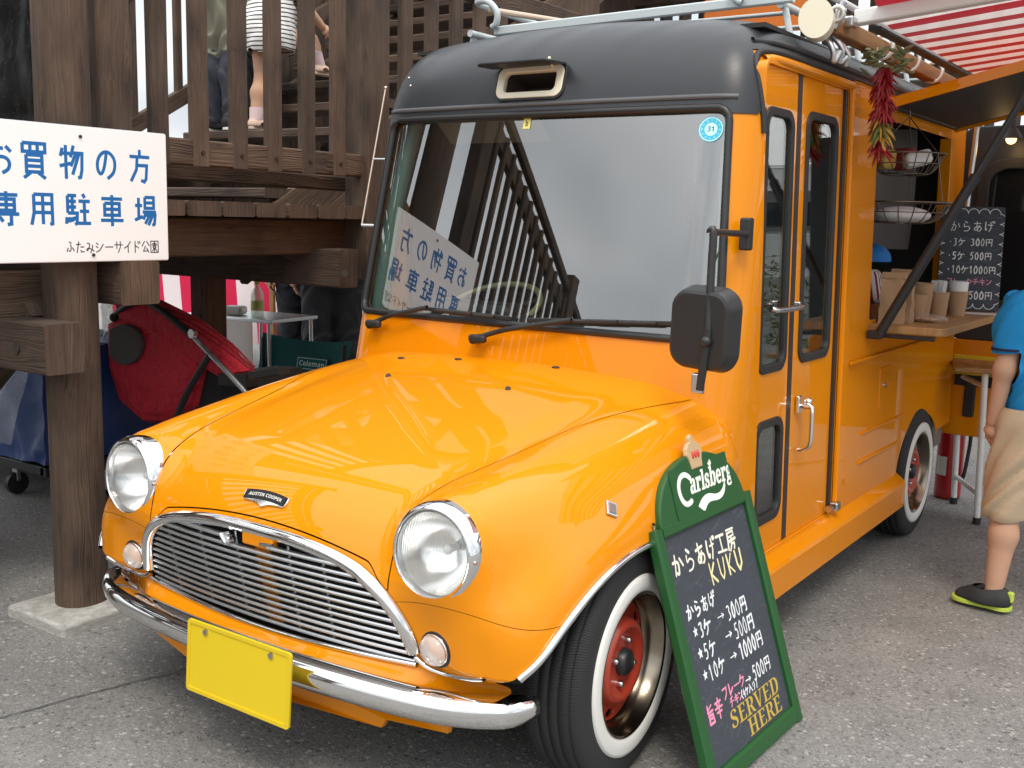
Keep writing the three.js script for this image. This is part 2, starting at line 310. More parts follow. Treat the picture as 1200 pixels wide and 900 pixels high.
// grille
{
  const g = part('grille', van);
  const fz = (x, y) => projTo((X, Y, Z) => frontF(x, y, Z), x, y, 0.5).z;
  const ring = []; const N = 26;
  for (let i = -N; i <= N; i++) { const x = 0.434 * Math.sin(i / N * Math.PI / 2); ring.push(V(x, grTop(Math.abs(x)), fz(x, grTop(Math.abs(x))) + 0.002)); }
  // wide chrome moulding over the top and sides
  const sec = [[-0.014, 0], [-0.012, 0.012], [0, 0.019], [0.011, 0.013], [0.014, 0]], pos = [], idx = [];
  ring.forEach((p, i) => { const a = ring[Math.max(0, i - 1)], b = ring[Math.min(ring.length - 1, i + 1)], t = b.clone().sub(a).normalize(), out = V(-t.y, t.x, 0).normalize(), f = V(0, 0, 1); for (const [u, v] of sec) { const q = p.clone().addScaledVector(out, u).addScaledVector(f, v); pos.push(q.x, q.y, q.z); } });
  for (let i = 0; i < ring.length - 1; i++) for (let j = 0; j < 4; j++) { const k = i * 5 + j; idx.push(k, k + 5, k + 1, k + 1, k + 5, k + 6); }
  const mg = new THREE.BufferGeometry(); mg.setAttribute('position', new THREE.Float32BufferAttribute(pos, 3)); mg.setIndex(idx); mg.computeVertexNormals();
  mesh('moulding', mg, M.chrome, g);
  const low = []; for (let i = -20; i <= 20; i++) { const x = 0.434 * i / 20; const yy = grBot(Math.abs(x)) + 0.002; low.push(V(x, yy, fz(x, yy) + 0.004)); }
  mesh('lower_trim', tube(low, 0.006, 60, 6), M.chrome, g);
  for (const s of [1, -1]) { const w = [[0.433, 0.36, 0.004], [0.462, 0.343, 0.006], [0.51, 0.338, 0.005], [0.57, 0.348, 0.004], [0.61, 0.36, 0.004]].map(([x, y, o]) => V(s * x, y, fz(s * x, y) + o)); mesh('side_trim', tube(w, 0.006, 24, 6), M.chrome, g); }
  for (let k = 0; k < 12; k++) {                       // horizontal slats
    const y = 0.345 + k * 0.0172; let xm = 0; while (grTop(xm + 0.003) > y + 0.006 && xm < 0.43) xm += 0.003; xm -= 0.006;
    const segs = k >= 11 ? [[-xm, -0.06], [0.06, xm]] : [[-xm, xm]];
    for (const [a, b] of segs) {
      const P2 = [], n = 30, pr = [[-0.0048, -0.008], [-0.0048, 0.001], [-0.0035, 0.005], [0.0003, 0.006], [0.0036, 0.004], [0.0032, -0.008]], ps = [], ix = [];
      for (let i = 0; i <= n; i++) { const x = lerp(a, b, i / n), z = grZ(x, y) - 0.006; for (const [u, v] of pr) ps.push(x, y + u, z + v); }
      for (let i = 0; i < n; i++) for (let j = 0; j < 5; j++) { const q = i * 6 + j; ix.push(q, q + 1, q + 6, q + 1, q + 7, q + 6); }
      const sg = new THREE.BufferGeometry(); sg.setAttribute('position', new THREE.Float32BufferAttribute(ps, 3)); sg.setIndex(ix); const s2 = sg.toNonIndexed(); s2.computeVertexNormals();
      mesh('slat', s2, M.alu, g);
    }
  }
  for (const x of [-0.2, -0.07, 0.1, 0.2, -0.33]) mesh('stay', bar([x, 0.335, grZ(x, 0.335) - 0.02], [x, grTop(Math.abs(x)) - 0.01, grZ(x, 0.5) - 0.02], 0.006, 0.006), M.alu, g);
  mesh('backing', extr((() => { const s = new THREE.Shape(); s.moveTo(-0.44, 0.32); s.lineTo(0.44, 0.32); for (let i = 40; i >= -40; i--) { const x = 0.44 * i / 40; s.lineTo(x, grTop(Math.abs(x)) + 0.012); } return s; })(), 0.004).translate(0, 0, 0.375), M.void, g);
  mesh('latch_plate', merge([rbox(0.045, 0.20, 0.008, 0.003).rotateX(0.24).translate(0.02, 0.435, 0.448), T(rbox(0.10, 0.03, 0.02, 0.006), 0.02, 0.54, 0.478)]), M.orange, g);
  mesh('hood_latch', rod([0.03, 0.535, 0.485], [0.075, 0.54, 0.492], 0.005), M.steel, g);
  mesh('release_tab', bar([-0.085, 0.538, 0.49], [-0.062, 0.522, 0.495], 0.026, 0.01), M.steel, g);
}
// name badge
{
  const b = part('hood_badge', van), c = projTo(frontF, -0.005, 0.641, 0.46), n = nrm(frontF, c);
  const s = new THREE.Shape(); s.moveTo(-0.068, 0.011); s.quadraticCurveTo(0, 0.025, 0.068, 0.011); s.quadraticCurveTo(0.07, -0.006, 0.058, -0.011); s.quadraticCurveTo(0.03, -0.011, 0.014, -0.014); s.lineTo(0, -0.021); s.lineTo(-0.014, -0.014); s.quadraticCurveTo(-0.03, -0.011, -0.058, -0.011); s.quadraticCurveTo(-0.07, -0.006, -0.068, 0.011); s.closePath();
  const tex = canvasTex(512, 128, (g, w, h) => { g.fillStyle = '#0b0b0b'; g.fillRect(0, 0, w, h); g.fillStyle = '#d8d6cf'; g.font = 'bold 62px sans-serif'; g.textAlign = 'center'; g.textBaseline = 'middle'; g.save(); g.translate(w / 2, h / 2); g.scale(0.86, 1); g.fillText('AUSTIN COOPER', 0, 0); g.restore(); });
  const q = new THREE.Quaternion().setFromRotationMatrix(new THREE.Matrix4().makeBasis(V(1, 0, 0), n.clone().cross(V(1, 0, 0)), n));
  const put = (g, d) => g.applyQuaternion(q).translate(c.x + n.x * d, c.y + n.y * d, c.z + n.z * d);
  mesh('wing_plate', put(extr(s, 0.003, 0.0015), 0.001), M.chrome, b);
  const f = new THREE.PlaneGeometry(0.13, 0.023, 12, 1), fp = f.attributes.position; for (let i = 0; i < fp.count; i++) fp.setY(i, fp.getY(i) + 0.0005 + 0.006 * (1 - (fp.getX(i) / 0.065) ** 2));
  mesh('lettering', put(f, 0.0072), new THREE.MeshStandardMaterial({ map: tex, roughness: 0.3 }), b);
}
// bumper, plate, apron flange
{
  const bp = part('front_bumper', van), pts = []; const path = []; { const bz = [[0, 0.507], [0.15, 0.504], [0.3, 0.493], [0.45, 0.473], [0.54, 0.449], [0.605, 0.415], [0.645, 0.378], [0.664, 0.335]]; const c = new THREE.CatmullRomCurve3([...bz.slice(1).reverse().map(([x, z]) => V(-x, 0, z)), ...bz.map(([x, z]) => V(x, 0, z))]); path.push(...c.getSpacedPoints(80)); }
  const sec = [[-0.032, -0.014], [-0.036, 0.004], [-0.028, 0.022], [-0.01, 0.033], [0.01, 0.034], [0.024, 0.026], [0.031, 0.01], [0.030, -0.014]], pos = [], idx = [], n = 80;
  for (let i = 0; i <= n; i++) { const p = path[i], t = path[Math.min(n, i + 1)].clone().sub(path[Math.max(0, i - 1)]).normalize(), e = 1 - sstep(n - 4, n, Math.max(i, n - i)) * 0.3; for (const [u, v] of sec) pos.push(p.x - t.z * v * e, 0.285 + u * e, p.z + t.x * v * e); }
  for (let i = 0; i < n; i++) for (let j = 0; j < 7; j++) { const k = i * 8 + j; idx.push(k, k + 8, k + 1, k + 1, k + 8, k + 9); }
  for (const [o, sgn] of [[0, 1], [n * 8, -1]]) for (let j = 1; j < 7; j++) idx.push(o, o + (sgn > 0 ? j : j + 1), o + (sgn > 0 ? j + 1 : j));
  const g = new THREE.BufferGeometry(); g.setAttribute('position', new THREE.Float32BufferAttribute(pos, 3)); g.setIndex(idx); g.computeVertexNormals();
  mesh('blade', g, M.chrome, bp);
  for (const x of [-0.25, 0.25]) mesh('bracket', bar([x, 0.285, 0.38], [x, 0.285, 0.475], 0.03, 0.03), M.rubber, bp);
  const lp = part('licence_plate', van);
  const sh = extr(rrShape(0.33, 0.165, 0.008), 0.002, 0.001).rotateX(-0.06).translate(0.039, 0.266, 0.562);
  mesh('plate', sh, std(lin(0.72, 0.52, 0.008), 0.45), lp);
  const rim = rrShape(0.33, 0.165, 0.008); rim.holes.push(rrShape(0.314, 0.149, 0.006, THREE.Path));
  mesh('plate_rim', extr(rim, 0.003, 0.001).rotateX(-0.06).translate(0.039, 0.266, 0.5635), std(lin(0.7, 0.5, 0.01), 0.4), lp);
  mesh('plate_bracket', merge([T(new THREE.BoxGeometry(0.2, 0.03, 0.02), 0.039, 0.30, 0.549)]), M.rubber, lp);
  for (const x of [-0.105, 0.105]) mesh('plate_bolt', new THREE.CylinderGeometry(0.007, 0.008, 0.006, 12).rotateX(Math.PI / 2 - 0.06).translate(0.039 + x, 0.33, 0.5625), M.steel, lp);
  // body-colour flange that hangs under the bumper
  const fl = new THREE.Shape(); fl.moveTo(-0.46, 0.27); fl.lineTo(0.53, 0.27); fl.lineTo(0.51, 0.212); fl.lineTo(0.36, 0.205); fl.lineTo(0.34, 0.178); fl.lineTo(0.08, 0.168); fl.lineTo(-0.3, 0.17); fl.lineTo(-0.46, 0.21); fl.closePath();
  const fg = extr(fl, 0.012, 0.002), fp = fg.attributes.position; for (let i = 0; i < fp.count; i++) { const x = fp.getX(i), y = fp.getY(i); fp.setZ(i, fp.getZ(i) + 0.472 - 0.17 * x * x - (0.27 - y) * 0.35); } fg.computeVertexNormals();
  mesh('apron_flange', fg, M.orange, van);
}
// lamps
for (const s of [1, -1]) {
  const hl = part('headlight', van); hl.position.set(s * HLX, HLY - 0.003, 0.425); hl.rotation.set(-0.06, s * 0.05, 0);
  const L = (p, seg = 56) => lathe(p, seg).rotateX(Math.PI / 2);
  mesh('rim', L([[0.104, -0.05], [0.1055, 0.0], [0.104, 0.014], [0.099, 0.026], [0.093, 0.031], [0.0895, 0.030], [0.0885, 0.024], [0.0885, 0.01]]), M.chrome, hl);
  mesh('seal', L([[0.0885, 0.012], [0.0885, 0.0275], [0.0855, 0.0275], [0.0855, 0.012]]), M.steel, hl);
  mesh('reflector', L([[0.086, 0.014], [0.078, -0.012], [0.06, -0.04], [0.035, -0.058], [0.001, -0.064]]), std(lin(0.92, 0.92, 0.9), 0.18, 1), hl);
  mesh('bulb', merge([T(new THREE.SphereGeometry(0.011, 12, 8), 0, 0, -0.03), rod([0, 0, -0.062], [0, 0, -0.03], 0.008)]), M.white, hl);
  const fl = dataTex(256, 256, (i, j) => { const x = i / 256 - 0.5, y = j / 256 - 0.5; const v = 128 + 60 * Math.sin(x * 150) * (y > -0.02 ? 1 : 0.4) + 40 * Math.sin(y * 34 + (y < 0 ? Math.abs(x) * 16 : 0)); return [v, v, v]; }, false);
  const lens = new THREE.SphereGeometry(0.20, 48, 14, 0, Math.PI * 2, 0, Math.asin(0.086 / 0.20)).rotateX(Math.PI / 2); lens.translate(0, 0, -0.20 * Math.cos(Math.asin(0.086 / 0.20)) + 0.0255);
  const lp = lens.attributes.position, luv = lens.attributes.uv; for (let i = 0; i < lp.count; i++) luv.setXY(i, lp.getX(i) / 0.176 + 0.5, lp.getY(i) / 0.176 + 0.5);
  mesh('lens', lens, phys(lin(0.97, 0.97, 0.97), { transmission: 1, thickness: 0, roughness: 0.22, ior: 1.52, bumpMap: fl, bumpScale: 0.004 }), hl);
  mesh('rim_clip', T(rbox(0.012, 0.008, 0.01, 0.002), s > 0 ? 0.098 : 0.1, 0.0, 0.02), M.steel, hl);
  const il = part('indicator', van), ip = projTo((X, Y, Z) => frontF(s * 0.489, 0.392, Z), s * 0.489, 0.392, 0.45), inn = nrm(frontF, ip); il.position.copy(ip); il.quaternion.setFromUnitVectors(V(0, 0, 1), inn.lerp(V(0, 0, 1), 0.5).normalize());
  mesh('base', L([[0.040, -0.012], [0.040, 0.004], [0.037, 0.006], [0.0345, 0.004]], 32), M.rubber, il);
  mesh('bezel', L([[0.0345, 0.003], [0.0345, 0.009], [0.0315, 0.010], [0.0315, 0.004]], 32), M.chrome, il);
  const rib = []; for (let i = 0; i <= 14; i++) { const r = 0.0322 * (1 - i / 14); rib.push([r, 0.006 + 0.022 * Math.sqrt(1 - (r / 0.0335) ** 2) + (i % 2) * 0.0028]); }
  mesh('lens', L(rib, 32), phys(lin(0.95, 0.93, 0.9), { transmission: 0.6, thickness: 0, roughness: 0.1, ior: 1.55 }), il);
  mesh('reflector', L([[0.033, 0.005], [0.02, -0.004], [0.001, -0.006]], 24), std(lin(0.8, 0.78, 0.74), 0.35, 0.9), il);
}
// side repeater badge on the fender and washer jets on the cowl
{
  const p = projTo((X, Y, Z) => frontF(X, 0.642, 0.075), 0.72, 0.642, 0.075), n = nrm(frontF, p), g = part('fender_badge', van); g.position.copy(p); g.quaternion.setFromUnitVectors(V(0, 0, 1), n);
  mesh('plate', T(rbox(0.03, 0.034, 0.006, 0.002), 0, 0, 0.003), M.steel, g); mesh('inset', T(rbox(0.022, 0.024, 0.003, 0.001), 0, 0, 0.006), std(lin(0.25, 0.2, 0.17), 0.3, 0.6), g);
  for (const [px, py] of [[470, 421], [537, 427], [651, 438]]) { const a = U(px, py, 'y', 0.83), q = projTo(frontF, a.x, 0.84, a.z); mesh('cowl_plug', new THREE.SphereGeometry(0.0125, 16, 8).scale(1, 0.3, 0.75).translate(q.x, q.y + 0.001, q.z), M.brownRubber, van); }
  for (const [px, py] of [[454, 437], [595, 454]]) { const a = U(px, py, 'y', 0.82), q = projTo(frontF, a.x, 0.83, a.z); mesh('washer_jet', merge([new THREE.CylinderGeometry(0.005, 0.009, 0.009, 12).translate(q.x, q.y + 0.003, q.z)]), M.brownRubber, van); }
}

// ---- cab and kitchen body ----
const bodyX = (y) => 0.694 - 0.036 * clamp((y - 0.3) / 1.37, -0.2, 1.2);
const windZ = (y, x) => -0.53 - (y - 0.953) * 0.19 + 0.02 * (1 - (x / 0.62) ** 2);
const cabF = (x, y, z) => {
  const ax = Math.abs(x), fr = (z - windZ(y, x)) * 0.98, tp = y - (1.862 - 0.10 * x * x - 0.02 * sstep(-1.4, -0.6, z));
  return smax(smax(smax(fr, tp, 0.22), ax - bodyX(y), 0.15), -3.05 - z, 0.07);
};
const rr2 = (u, v, r) => Math.min(Math.max(u + r, v + r), 0) + Math.hypot(Math.max(u + r, 0), Math.max(v + r, 0)) - r;
const gWind = (x, y, z) => z < -0.95 ? 1 : rr2(Math.abs(x) - lerp(0.628, 0.586, (y - 0.953) / 0.61), Math.abs(y - 1.258) - 0.305, 0.035);
const gDoor = (x, y, z) => x < 0.4 ? 1 : rr2(Math.abs(z + 1.0625) - 0.3375, Math.abs(y - 1.004) - 0.688, 0.03);
const gServe = (x, y, z) => x < 0.4 ? 1 : rr2(Math.abs(z + 2.22) - 0.51, Math.abs(y - 1.285) - 0.345, 0.015);
const gRear = (x, y, z) => Math.abs(x) < 0.4 ? 1 : ((z + 2.475) / 0.335) ** 2 + ((y - 0.25) / 0.262) ** 2 - 1;
const capLine = (z) => lerp(1.548, 1.722, sstep(-0.712, -0.745, z));
const gCap = (x, y, z) => y - capLine(z);
const gVent = (x, y, z) => z < -1.0 ? 1 : rr2(Math.abs(x + 0.046) - 0.108, Math.abs(y - 1.657) - 0.04, 0.02);
{
  const net = netSurface(cabF, [-0.78, 0.12, -3.12], [0.78, 1.94, -0.3], 0.021);
  const floor = (x, y, z) => y - (z < -2.77 ? 0.40 : 0.20), rearDoor = (x, y, z) => Math.abs(x) > 0.6 || z > -2.95 ? 1 : Math.max(0.5 - y, y - 1.7);
  const rest = cut(net, floor, gWind, gDoor, gServe, gRear, rearDoor);
  mesh('body_shell', netGeo(cut(rest, (...p) => -gCap(...p))), M.orange, van);
  const dust = dataTex(256, 256, (i, j) => { const v = 95 + 50 * (fbm(i / 20, j / 20, 5, 13) - 0.5) + 14 * (hash(i, j) - 0.5); return [v, v, v]; }, false);
  mesh('roof_cap', netGeo(cut(rest, gCap, gVent), null, 0.004), phys(lin(0.026, 0.028, 0.033), { roughness: 1, roughnessMap: dust }), van);
  mesh('windscreen', netGeo(cut(net, (...p) => -gWind(...p) + 0.006), null, -0.009), M.glass, van);
  const ol = []; const q = 0.035;
  const corner = (cx, cy, a0) => { for (let i = 0; i <= 5; i++) { const a = a0 + i / 5 * Math.PI / 2; ol.push([cx + q * Math.cos(a), cy + q * Math.sin(a)]); } };
  const edge = (x0, y0, x1, y1, n = 12) => { for (let i = 1; i < n; i++) ol.push([lerp(x0, x1, i / n), lerp(y0, y1, i / n)]); };
  corner(0.586 - q, 1.563 - q, 0); edge(0.551, 1.563, -0.551, 1.563); corner(-0.586 + q, 1.563 - q, Math.PI / 2); edge(-0.586, 1.528, -0.628, 0.988); corner(-0.628 + q, 0.953 + q, Math.PI); edge(-0.593, 0.953, 0.593, 0.953); corner(0.628 - q, 0.953 + q, Math.PI * 1.5); edge(0.628, 0.988, 0.586, 1.528);
  const on = (x, y) => { const p = projTo((X, Y, Z) => cabF(x, y, Z), x, y, -0.55); return V(x, y, p.z); };
  const seal = tube(ol.map(([x, y]) => on(x, y)), 0.0115, 220, 8, true); mesh('windscreen_seal', seal, M.darkPlastic, van);
  // drip moulding above the glass
  const dm = []; for (let i = -16; i <= 16; i++) { const x = 0.6 * i / 16; const p = on(x, 1.592); dm.push(V(p.x, p.y, p.z + 0.004)); } mesh('drip_moulding', tube(dm, 0.008, 60, 6), std(lin(0.09, 0.09, 0.095), 0.4), van);
  // vent in the roof cap
  const vn = part('roof_vent', van), c = on(-0.046, 1.657), nn = nrm(cabF, c), fq = new THREE.Quaternion().setFromRotationMatrix(new THREE.Matrix4().makeBasis(V(1, 0, 0), nn.clone().cross(V(1, 0, 0)), nn));
  vn.position.copy(c); vn.quaternion.copy(fq);
  const fr = rrShape(0.228, 0.092, 0.024); fr.holes.push(rrShape(0.188, 0.066, 0.018, THREE.Path)); mesh('vent_frame', extr(fr, 0.012, 0.003).translate(0, 0, -0.006), M.cream, vn);
  const se = rrShape(0.244, 0.108, 0.03); se.holes.push(rrShape(0.226, 0.09, 0.022, THREE.Path)); mesh('vent_seal', extr(se, 0.008, 0.002).translate(0, 0, -0.003), M.rubber, vn);
  mesh('vent_duct', merge([T(new THREE.BoxGeometry(0.2, 0.004, 0.12), 0, 0.038, -0.07), T(new THREE.BoxGeometry(0.2, 0.004, 0.12), 0, -0.038, -0.07), T(new THREE.BoxGeometry(0.004, 0.08, 0.12), 0.098, 0, -0.07), T(new THREE.BoxGeometry(0.004, 0.08, 0.12), -0.098, 0, -0.07), T(new THREE.BoxGeometry(0.2, 0.08, 0.004), 0, 0, -0.13)]), std(lin(0.09, 0.06, 0.045), 0.7), vn);
  const flp = extr(rrShape(0.262, 0.10, 0.02), 0.003, 0.0015); { const p = flp.attributes.position; for (let i = 0; i < p.count; i++) p.setZ(i, p.getZ(i) + 0.012 * Math.cos(p.getX(i) * 12)); } flp.computeVertexNormals();
  mesh('vent_flap', flp.translate(0, -0.05, 0).rotateX(-1.28).translate(-0.008, 0.047, 0.002), M.blackCap, vn);
  mesh('vent_hinge', rod([0.07, 0.04, 0.0], [0.085, 0.05, 0.05], 0.004), M.cream, vn);
  // stickers on the glass
  const tx = canvasTex(256, 256, (g) => { g.fillStyle = '#3fb4d0'; g.fillRect(0, 0, 256, 256); g.strokeStyle = '#d8f0f4'; g.lineWidth = 8; g.beginPath(); g.arc(128, 128, 116, 0, 7); g.stroke(); g.fillStyle = '#d8f0f4'; for (let i = 0; i < 12; i++) { const a = i / 12 * 6.283; g.save(); g.translate(128 + 92 * Math.sin(a), 128 - 92 * Math.cos(a)); g.rotate(a); g.font = '26px sans-serif'; g.textAlign = 'center'; g.fillText(String(i + 1), 0, 9); g.restore(); } g.fillStyle = '#bfe9f0'; g.beginPath(); g.arc(128, 128, 66, 0, 7); g.fill(); g.fillStyle = '#13586b'; g.font = 'bold 72px sans-serif'; g.textAlign = 'center'; g.fillText('31', 128, 150); });
  const s1 = on(0.541, 1.508), n1 = nrm(cabF, s1), st = mesh('inspection_sticker', new THREE.CircleGeometry(0.034, 40), new THREE.MeshStandardMaterial({ map: tx, roughness: 0.5 }), van); st.position.copy(s1).addScaledVector(n1, -0.007); st.quaternion.setFromUnitVectors(V(0, 0, 1), n1);
  const ty = canvasTex(64, 64, (g) => { g.fillStyle = '#e8de7a'; g.fillRect(0, 0, 64, 64); g.fillStyle = '#222'; g.font = 'bold 44px sans-serif'; g.textAlign = 'center'; g.fillText('b', 32, 50); });
  const s2 = on(-0.045, 1.54), n2 = nrm(cabF, s2), st2 = mesh('tax_sticker', new THREE.PlaneGeometry(0.026, 0.034), new THREE.MeshStandardMaterial({ map: ty, roughness: 0.5 }), van); st2.position.copy(s2).addScaledVector(n2, -0.007); st2.quaternion.setFromUnitVectors(V(0, 0, 1), n2);
  for (const [x, y] of [[-0.55, 1.70], [-0.525, 1.672]]) { const p = on(x, y); mesh('rivet', new THREE.SphereGeometry(0.0045, 8, 6).translate(p.x, p.y, p.z + 0.005), M.steel, van); }
}
// side panels: extruded in (u = -z, v = y), laid on the body side
function onSide(geo, out = 0, keep = true) { const p = geo.attributes.position; for (let i = 0; i < p.count; i++) { const u = p.getX(i), v = p.getY(i), d = p.getZ(i); p.setXYZ(i, bodyX(v) + out + d, v, -u); } geo.computeVertexNormals(); return geo; }
const sideRect = (z0, z1, y0, y1, r, Shape) => { const s = rrShape(Math.abs(z1 - z0), y1 - y0, r, Shape); const pts = s.getPoints(8).map((p) => new THREE.Vector2(p.x - (z0 + z1) / 2, p.y + (y0 + y1) / 2)); return new Shape(pts); };
function subdivY(shape, depth, bevel) { return extr(shape, depth, bevel, 8); }
{
  const leaf = (z0, z1, wins, label) => {
    const d = part('door_leaf', van), s = sideRect(z0, z1, 0.325, 1.682, 0.008, THREE.Shape);
    for (const w of wins) s.holes.push(sideRect(...w, 0.045, THREE.Path));
    mesh('panel', onSide(extr(s, 0.014, 0.003), -0.03), M.orange, d);
    for (const w of wins) {
      const k = 0.014, g = sideRect(w[0] + 0.004, w[1] - 0.004, w[2] - 0.004, w[3] + 0.004, 0.047, THREE.Shape); g.holes.push(sideRect(w[0] - k, w[1] + k, w[2] + k, w[3] - k, 0.036, THREE.Path));
      mesh('window_seal', onSide(extr(g, 0.012, 0.003), -0.022), M.rubber, d);
      mesh('window_glass', onSide(extr(sideRect(w[0] - k + 0.003, w[1] + k - 0.003, w[2] + k - 0.003, w[3] - k + 0.003, 0.036, THREE.Shape), 0.003), -0.02), M.sideGlass, d);
    }
    return d;
  };
  const f = leaf(-0.725, -0.977, [[-0.745, -0.946, 0.852, 1.57], [-0.745, -0.944, 0.415, 0.705]]);
  const r = leaf(-1.019, -1.371, [[-1.06, -1.325, 0.856, 1.585]]);
  mesh('grab_bar', merge([tube([[0.70, 1.035, -0.735], [0.715, 1.03, -0.76], [0.716, 1.03, -0.93], [0.70, 1.03, -0.955]], 0.008, 30, 8), T(rbox(0.02, 0.026, 0.014, 0.004), 0.69, 1.03, -0.96)]), M.steel, f);
  mesh('door_seal', onSide(extr(sideRect(-0.981, -1.015, 0.325, 1.682, 0.004, THREE.Shape), 0.014), -0.027), M.brownRubber, van);
  mesh('door_seal', onSide(extr(sideRect(-1.375, -1.40, 0.325, 1.682, 0.004, THREE.Shape), 0.022), -0.027), M.brownRubber, van);
  mesh('door_frame', onSide((() => { const s = sideRect(-0.718, -1.404, 0.312, 1.694, 0.03, THREE.Shape); s.holes.push(sideRect(-0.727, -1.398, 0.322, 1.684, 0.02, THREE.Path)); return extr(s, 0.03); })(), -0.034), M.orange, van);
  // lever handle
  const hy = U(942, 485, 'x', 0.68), h = part('door_handle', r); h.position.set(0.672, hy.y, -1.06);
  mesh('escutcheon', merge([T(rbox(0.012, 0.055, 0.03, 0.005), 0.006, 0.035, 0), rod([0.006, 0.03, 0], [0.045, 0.03, 0], 0.009), T(new THREE.SphereGeometry(0.013, 12, 8), 0.03, 0.045, -0.012)]), M.chrome, h);
  mesh('lever', tube([[0.04, 0.035, 0], [0.048, 0.025, 0.002], [0.05, -0.02, 0.004], [0.048, -0.08, 0.002], [0.03, -0.10, 0], [0.01, -0.105, 0]], 0.0075, 40, 8), M.chrome, h);
  // sill
  const sp = [[0.66, 0.325], [0.685, 0.318], [0.724, 0.288], [0.728, 0.278], [0.726, 0.190], [0.716, 0.180], [0.66, 0.18]];
  const ss = new THREE.Shape(sp.map(([x, y]) => new THREE.Vector2(x, y)));
  for (const s of [1, -1]) { const g = extr(ss, 1.76, 0.002).translate(0, 0, -2.17); if (s < 0) { g.scale(-1, 1, 1); const q = g.index; const p = g.attributes.position; for (let i = 0; i < p.count; i += 3) for (const a of [g.attributes.position, g.attributes.normal, g.attributes.uv]) { for (let c = 0; c < a.itemSize; c++) { const t = a.array[(i + 1) * a.itemSize + c]; a.array[(i + 1) * a.itemSize + c] = a.array[(i + 2) * a.itemSize + c]; a.array[(i + 2) * a.itemSize + c] = t; } } } mesh('sill', g, M.orange, van); }
  mesh('door_stop', merge([T(rbox(0.03, 0.03, 0.04, 0.006), 0.702, 0.345, -1.40), rod([0.70, 0.345, -1.36], [0.70, 0.345, -1.34], 0.012)]), M.steel, van);
  mesh('rain_gutter', tube([[1.748, -0.76], [1.748, -0.9], [1.748, -1.4], [1.748, -2.97]].map(([y, z]) => V(projTo((X) => cabF(X, y, z), 0.65, y, z).x + 0.004, y, z)), 0.010, 60, 8), M.blackCap, van);
  const sx = (y, z) => projTo((X) => cabF(X, y, z), 0.66, y, z).x;
  mesh('header_trim', tube([[1.50, -0.722], [1.56, -0.722], [1.64, -0.724], [1.685, -0.732], [1.712, -0.752], [1.72, -0.79], [1.72, -0.9], [1.72, -1.42]].map(([y, z]) => V(sx(y, z) + 0.003, y, z)), 0.010, 60, 8), M.rubber, van);
  mesh('header_rail', tube([[1.695, -0.76], [1.70, -0.85], [1.70, -1.42]].map(([y, z]) => V(sx(y, z), y, z)), 0.014, 40, 10), M.orange, van);
  mesh('pillar_trim', onSide(extr(sideRect(-1.42, -1.475, 0.33, 1.70, 0.01, THREE.Shape), 0.012, 0.005), -0.008), M.orange, van);
  // pressed creases and fuel flap on the kitchen side
  for (const [z0, y0, z1, y1] of [[-1.68, 0.545, -2.2, 0.54], [-1.66, 0.445, -2.14, 0.44]]) mesh('crease', rod([bodyX(y0) + 0.001, y0, z0], [bodyX(y1) + 0.001, y1, z1], 0.007, 8), M.orange, van);
  mesh('fuel_flap', onSide(extr(sideRect(-1.87, -2.02, 0.60, 0.755, 0.012, THREE.Shape), 0.003, 0.002), -0.001), M.orange, van);
  mesh('flap_lock', new THREE.CylinderGeometry(0.011, 0.011, 0.008, 14).rotateZ(Math.PI / 2).translate(0.690, 0.69, -1.925), M.steel, van);
  mesh('side_moulding', bar([0.69, 0.81, -1.50], [0.69, 0.81, -2.98], 0.01, 0.012), M.orange, van);
}
